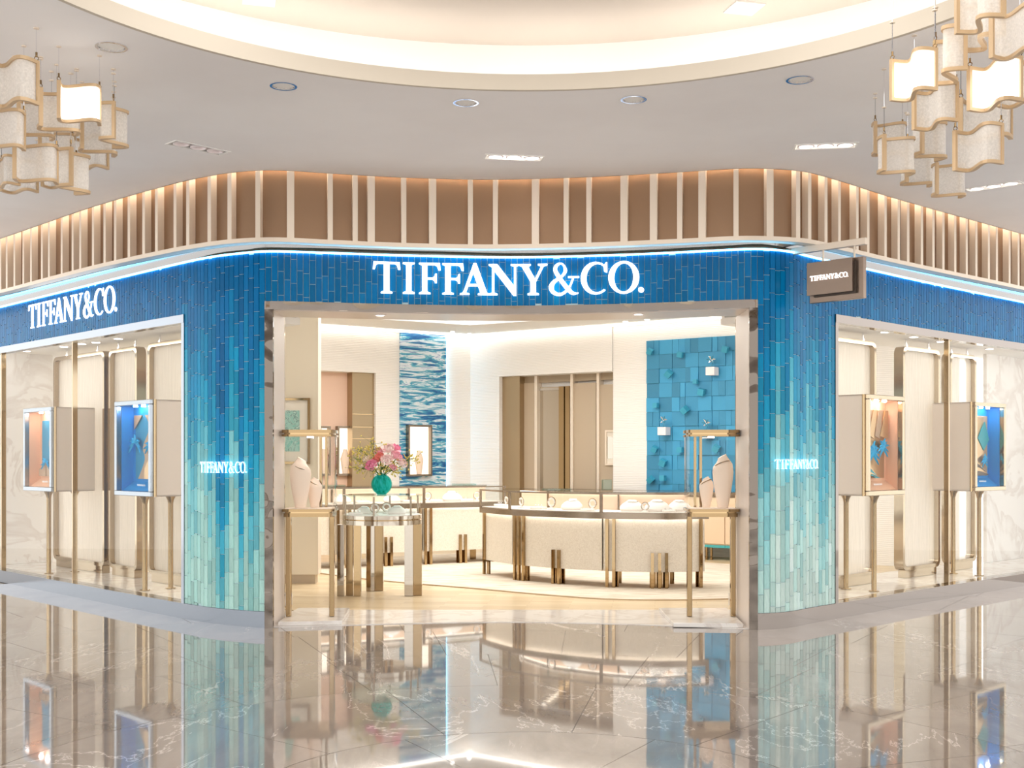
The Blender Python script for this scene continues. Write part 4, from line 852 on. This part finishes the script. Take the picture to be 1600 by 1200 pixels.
# peonies
def peony(r, material, seed):
    rr = random.Random(seed); g = MB()
    for lay, (npet, tilt, sc_) in enumerate(((7, .25, 1.0), (7, .62, .92), (6, .95, .78), (5, 1.25, .6))):
        for k in range(npet):
            a = 2*PI*k/npet+lay*.5+rr.uniform(-.15, .15); el = tilt+rr.uniform(-.12, .12); gr = []
            for i in range(4):
                s_ = i/3; row = []
                for j in range(5):
                    b = (j/4-.5)*1.35; wdt = math.sin(PI*(.22+.62*s_)); e2 = el*(.35+.8*s_)+lay*.06
                    rad = r*sc_*(.25+.75*math.sin(min(1.35, .35+s_*1.1)))*(1+.07*rr.uniform(-1, 1)*(i == 3)); aa = a+b*wdt*.62
                    row.append((rad*math.cos(aa)*math.cos(e2), rad*math.sin(aa)*math.cos(e2), rad*math.sin(e2)-.15*r))
                gr.append(row)
            g.grid(gr)
    g.lathe((0, 0, -.1*r), [(.05*r, -.35*r), (.34*r, -.1*r), (.36*r, .12*r), (.05*r, .35*r)], 12); return g
base = Vector((tx0, ty0-.05, vz))
fl_ = [(-.10, -.13, .335, .085, 'petal_pink', 'bright pink peony low at the left of the bouquet'), (-.045, -.02, .40, .07, 'petal_coral', 'coral red peony in the middle of the bouquet'), (.075, -.14, .40, .08, 'petal_light', 'pale pink peony low at the front of the bouquet'), (.17, -.05, .44, .085, 'petal_rose', 'rose pink peony at the right of the bouquet'), (.08, -.02, .52, .095, 'petal_light', 'pale blush peony at the top of the bouquet'), (-.02, .02, .49, .085, 'petal_rose', 'rose pink peony near the top of the bouquet'), (.24, -.06, .36, .075, 'petal_light', 'pale peony at the far right low edge of the bouquet'), (-.17, -.02, .40, .07, 'petal_cream', 'cream flower at the left of the bouquet'), (.16, .05, .53, .075, 'petal_pink', 'pink peony at the upper right of the bouquet'), (-.01, -.10, .44, .06, 'petal_coral', 'coral peony in front of the rose one'), (-.22, -.02, .33, .05, 'petal_cream', 'small cream flower at the far left of the bouquet'), (.14, -.08, .31, .05, 'petal_rose', 'small rose flower tucked under the pale peony')]
for i, (dx, dy, dz, r_, mm, L) in enumerate(fl_):
    o = empty('peony', base+Vector((dx, dy, dz)), 0, L, 'flower', 'flowers of the bouquet'); bl = peony(r_, mm, i).build('bloom', mm, o, 60, False); v_ = Vector((dx, dy-.12, .22)).normalized(); bl.rotation_euler = v_.to_track_quat('Z', 'Y').to_euler()
    MB().tube([(0, 0, -.03), (-dx*.45, -dy*.5, -(dz-.24)*.6), (-dx*.93, -dy*.93, -(dz-.205))], .004, 5).build('stem', 'stem_green', o, True, False)
for i, (dx, dz, L) in enumerate([(-.32, .42, 'yellow blossom spray reaching far left of the bouquet'), (-.26, .52, 'yellow blossom spray at the upper left of the bouquet'), (-.12, .60, 'yellow blossom spray rising above the bouquet'), (.40, .42, 'thin yellow blossom spray reaching right of the bouquet'), (-.28, .30, 'yellow blossom spray hanging low at the left'), (.02, .30, 'green yellow blossom spray above the vase neck'), (.18, .27, 'small yellow blossom spray drooping at the right')]):
    o = empty('blossom_spray', base+Vector((0, 0, .21)), 0, L, 'flower', 'yellow sprays of the bouquet'); tip = Vector((dx, R.uniform(-.06, .06), dz-.21)); g = MB(); g.tube([(0, 0, 0), tip*.5+Vector((0, 0, .05)), tip], .0025, 5); bl = MB()
    for k in range(60):
        s_ = R.uniform(.45, 1.05); c = tip*s_+Vector((0, 0, .05*math.sin(PI*min(1, s_)))); e_ = c+Vector((R.gauss(0, .05), R.gauss(0, .035), R.gauss(0, .045))); g.tube([c, e_], .0012, 3); q = R.uniform(.007, .013)
        bl.lathe(e_, [(.002, -q), (q, 0), (.002, q)], 6)
    g.build('stem', 'stem_green', o, False, False); bl.build('blossoms', 'spray_yellow', o, False, False)

# ---------------------------------------------------------------- hanging curved lamp panels
S = [(-.5+i/24, .32*math.sin(2*PI*i/24)) for i in range(25)]   # S-shaped plan
def spanel(lit):
    t = empty('curved_lamp', (0, 0, 0)); W, H, q = .27, .24, .019; sp = Path([(x*W, y*W*1.0) for x, y in S], 0); L_ = sp.L; n = 32
    def bar(u0, u1, z0, z1, nm): o = path_solid(sp, u0, u1, z0, z1, -.012, .012, nm, 'wood_frame', None, L_/n); o.parent = t; return o
    bar(0, L_, 0, q, 'bottom_rail'); bar(0, L_, H-q, H, 'top_rail'); bar(0, q, q, H-q, 'side_rail'); bar(L_-q, L_, q, H-q, 'side_rail')
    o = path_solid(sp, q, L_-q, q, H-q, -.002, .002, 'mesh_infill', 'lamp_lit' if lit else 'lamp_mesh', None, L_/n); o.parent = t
    for u in (.012, L_-.012):
        x, y = sp.at(u)[:2]; g = MB(); g.tube([(x+.011*math.cos(a), y, H+.012+.011*math.sin(a)) for a in [2*PI*i/12 for i in range(13)]], .003, 5); g.cyl((x, y), .006, H+.022, H+.045, 8); g.build('hook', 'gold_dark', t, True, False)
    return t, [sp.at(.012)[:2], sp.at(L_-.012)[:2], H]
pr = {0: spanel(0), 1: spanel(1)}; pused = set()
ROD = MB().cyl((0, 0), .0022, 0, 1, 6).mesh('rod'); ROD.materials.append(M['silver'])
CAP = MB().cyl((0, 0), .015, -.006, 0, 14).mesh('ceiling_cap'); CAP.materials.append(M['champagne'])
def hang(pxc, ytop, ybot, Y, yaw, lit, s_, label, group):
    p0, (h0, h1, H) = pr[lit]
    t = p0 if lit not in pused else copy_tree(p0); pused.add(lit)
    ym = (ytop+ybot)/2; zc = zat(ym, Y); t.location = (xat(pxc, Y), Y, zc-H*s_/2); t.rotation_euler = (0, 0, math.radians(yaw)); t.scale = (s_,)*3; tag(t, label, 'lamp', group)
    top = (CEIL-t.location.z)/s_
    for h_ in (h0, h1):
        w_ = Matrix.LocRotScale(t.location, t.rotation_euler, t.scale) @ Vector((h_[0], h_[1], 0)); inhole = math.hypot(w_.x-CC[0], w_.y-CC[1]) < CR+.02
        tp = ((4.72 if inhole else CEIL)-t.location.z)/s_
        o = link('rod', ROD, t, False); o.location = (h_[0], h_[1], H+.04); o.scale = (1, 1, tp-H-.04); c = link('ceiling_cap', CAP, t, False); c.location = (h_[0], h_[1], tp)
LG = 'hanging curved panels of the left cluster'; RG = 'hanging curved panels of the right cluster'
for a in [(18, 97, 160, 7.15, 10, 0, 1.12, 'large curved mesh panel cut by the left picture edge, topmost on the left'),
          (124, 130, 193, 7.57, 45, 1, 1.0, 'brightly lit curved hanging panel of the left cluster'),
          (92, 142, 208, 7.80, 62, 0, 1.05, 'curved mesh panel hanging just left of the brightly lit left panel'),
          (178, 164, 228, 8.05, 112, 0, 1.05, 'curved mesh panel hanging furthest right in the left cluster'),
          (153, 183, 241, 8.30, 62, 0, 1.02, 'curved mesh panel under the right side of the lit left panel'),
          (55, 158, 213, 7.86, 64, 0, .98, 'curved mesh panel under the large one of the left cluster'),
          (88, 206, 262, 8.30, 60, 0, 1.0, 'curved mesh panel in the middle of the left cluster, behind two lower ones'),
          (56, 226, 284, 7.75, 42, 0, 1.02, 'textured mesh panel low in the left cluster with a broad curved face'),
          (115, 238, 298, 8.15, 108, 0, 1.1, 'lowest curved mesh panel at the right of the left cluster'),
          (139, 214, 264, 8.75, 10, 0, 1.0, 'curved mesh panel far back behind the right lower one of the left cluster'),
          (5, 246, 290, 8.2, 0, 0, .85, 'square looking mesh panel low at the left picture edge'),
          (3, 172, 230, 7.4, 40, 0, 1.0, 'curved mesh panel at the left picture edge under the large one'),
          (30, 254, 299, 8.8, 15, 0, .95, 'lowest mesh panel at the left of the left cluster'),
          (92, 252, 290, 9.1, 20, 0, .9, 'mesh panel furthest back in the left cluster')]: hang(*a, LG)
for a in [(1427, 84, 150, 6.75, -42, 1, 1.0, 'brightly lit curved panel at the upper left of the right cluster'),
          (1484, 50, 122, 6.8, -72, 0, 1.1, 'curved mesh panel hanging between the two lit panels of the right cluster'),
          (1530, -34, 40, 5.9, -55, 0, 1.0, 'large curved mesh panel at the top edge of the right cluster'),
          (1535, -8, 72, 6.6, -60, 0, 1.1, 'curved mesh panel right behind the large top one of the right cluster'),
          (1592, 12, 84, 6.1, -25, 0, 1.0, 'mesh panel at the upper right picture edge'),
          (1554, 96, 166, 6.65, -35, 1, 1.05, 'brightly lit curved panel at the right of the right cluster'),
          (1597, 100, 160, 7.0, -25, 0, 1.0, 'mesh panel at the right picture edge beside the lit one'),
          (1461, 136, 196, 7.2, -38, 0, 1.0, 'curved mesh panel right under the left lit panel of the right cluster'),
          (1540, 156, 214, 7.5, -5, 0, 1.15, 'wide mesh panel behind the right lit panel'),
          (1528, 198, 262, 7.1, -32, 0, 1.02, 'curved mesh panel low at the right of the right cluster with both curves showing'),
          (1389, 192, 243, 8.5, 28, 0, .95, 'mesh panel furthest left in the right cluster'),
          (1400, 212, 274, 8.0, 42, 0, 1.02, 'mesh panel overlapping in front of the leftmost one of the right cluster'),
          (1434, 236, 290, 9.0, 40, 0, 1.05, 'mesh panel low and far back in the right cluster'),
          (1452, 186, 250, 8.2, 55, 0, 1.05, 'mesh panel under the middle of the right cluster with a strong bottom curve'),
          (1482, 258, 306, 8.5, 35, 0, .95, 'lowest mesh panel of the right cluster')]: hang(*a, RG)
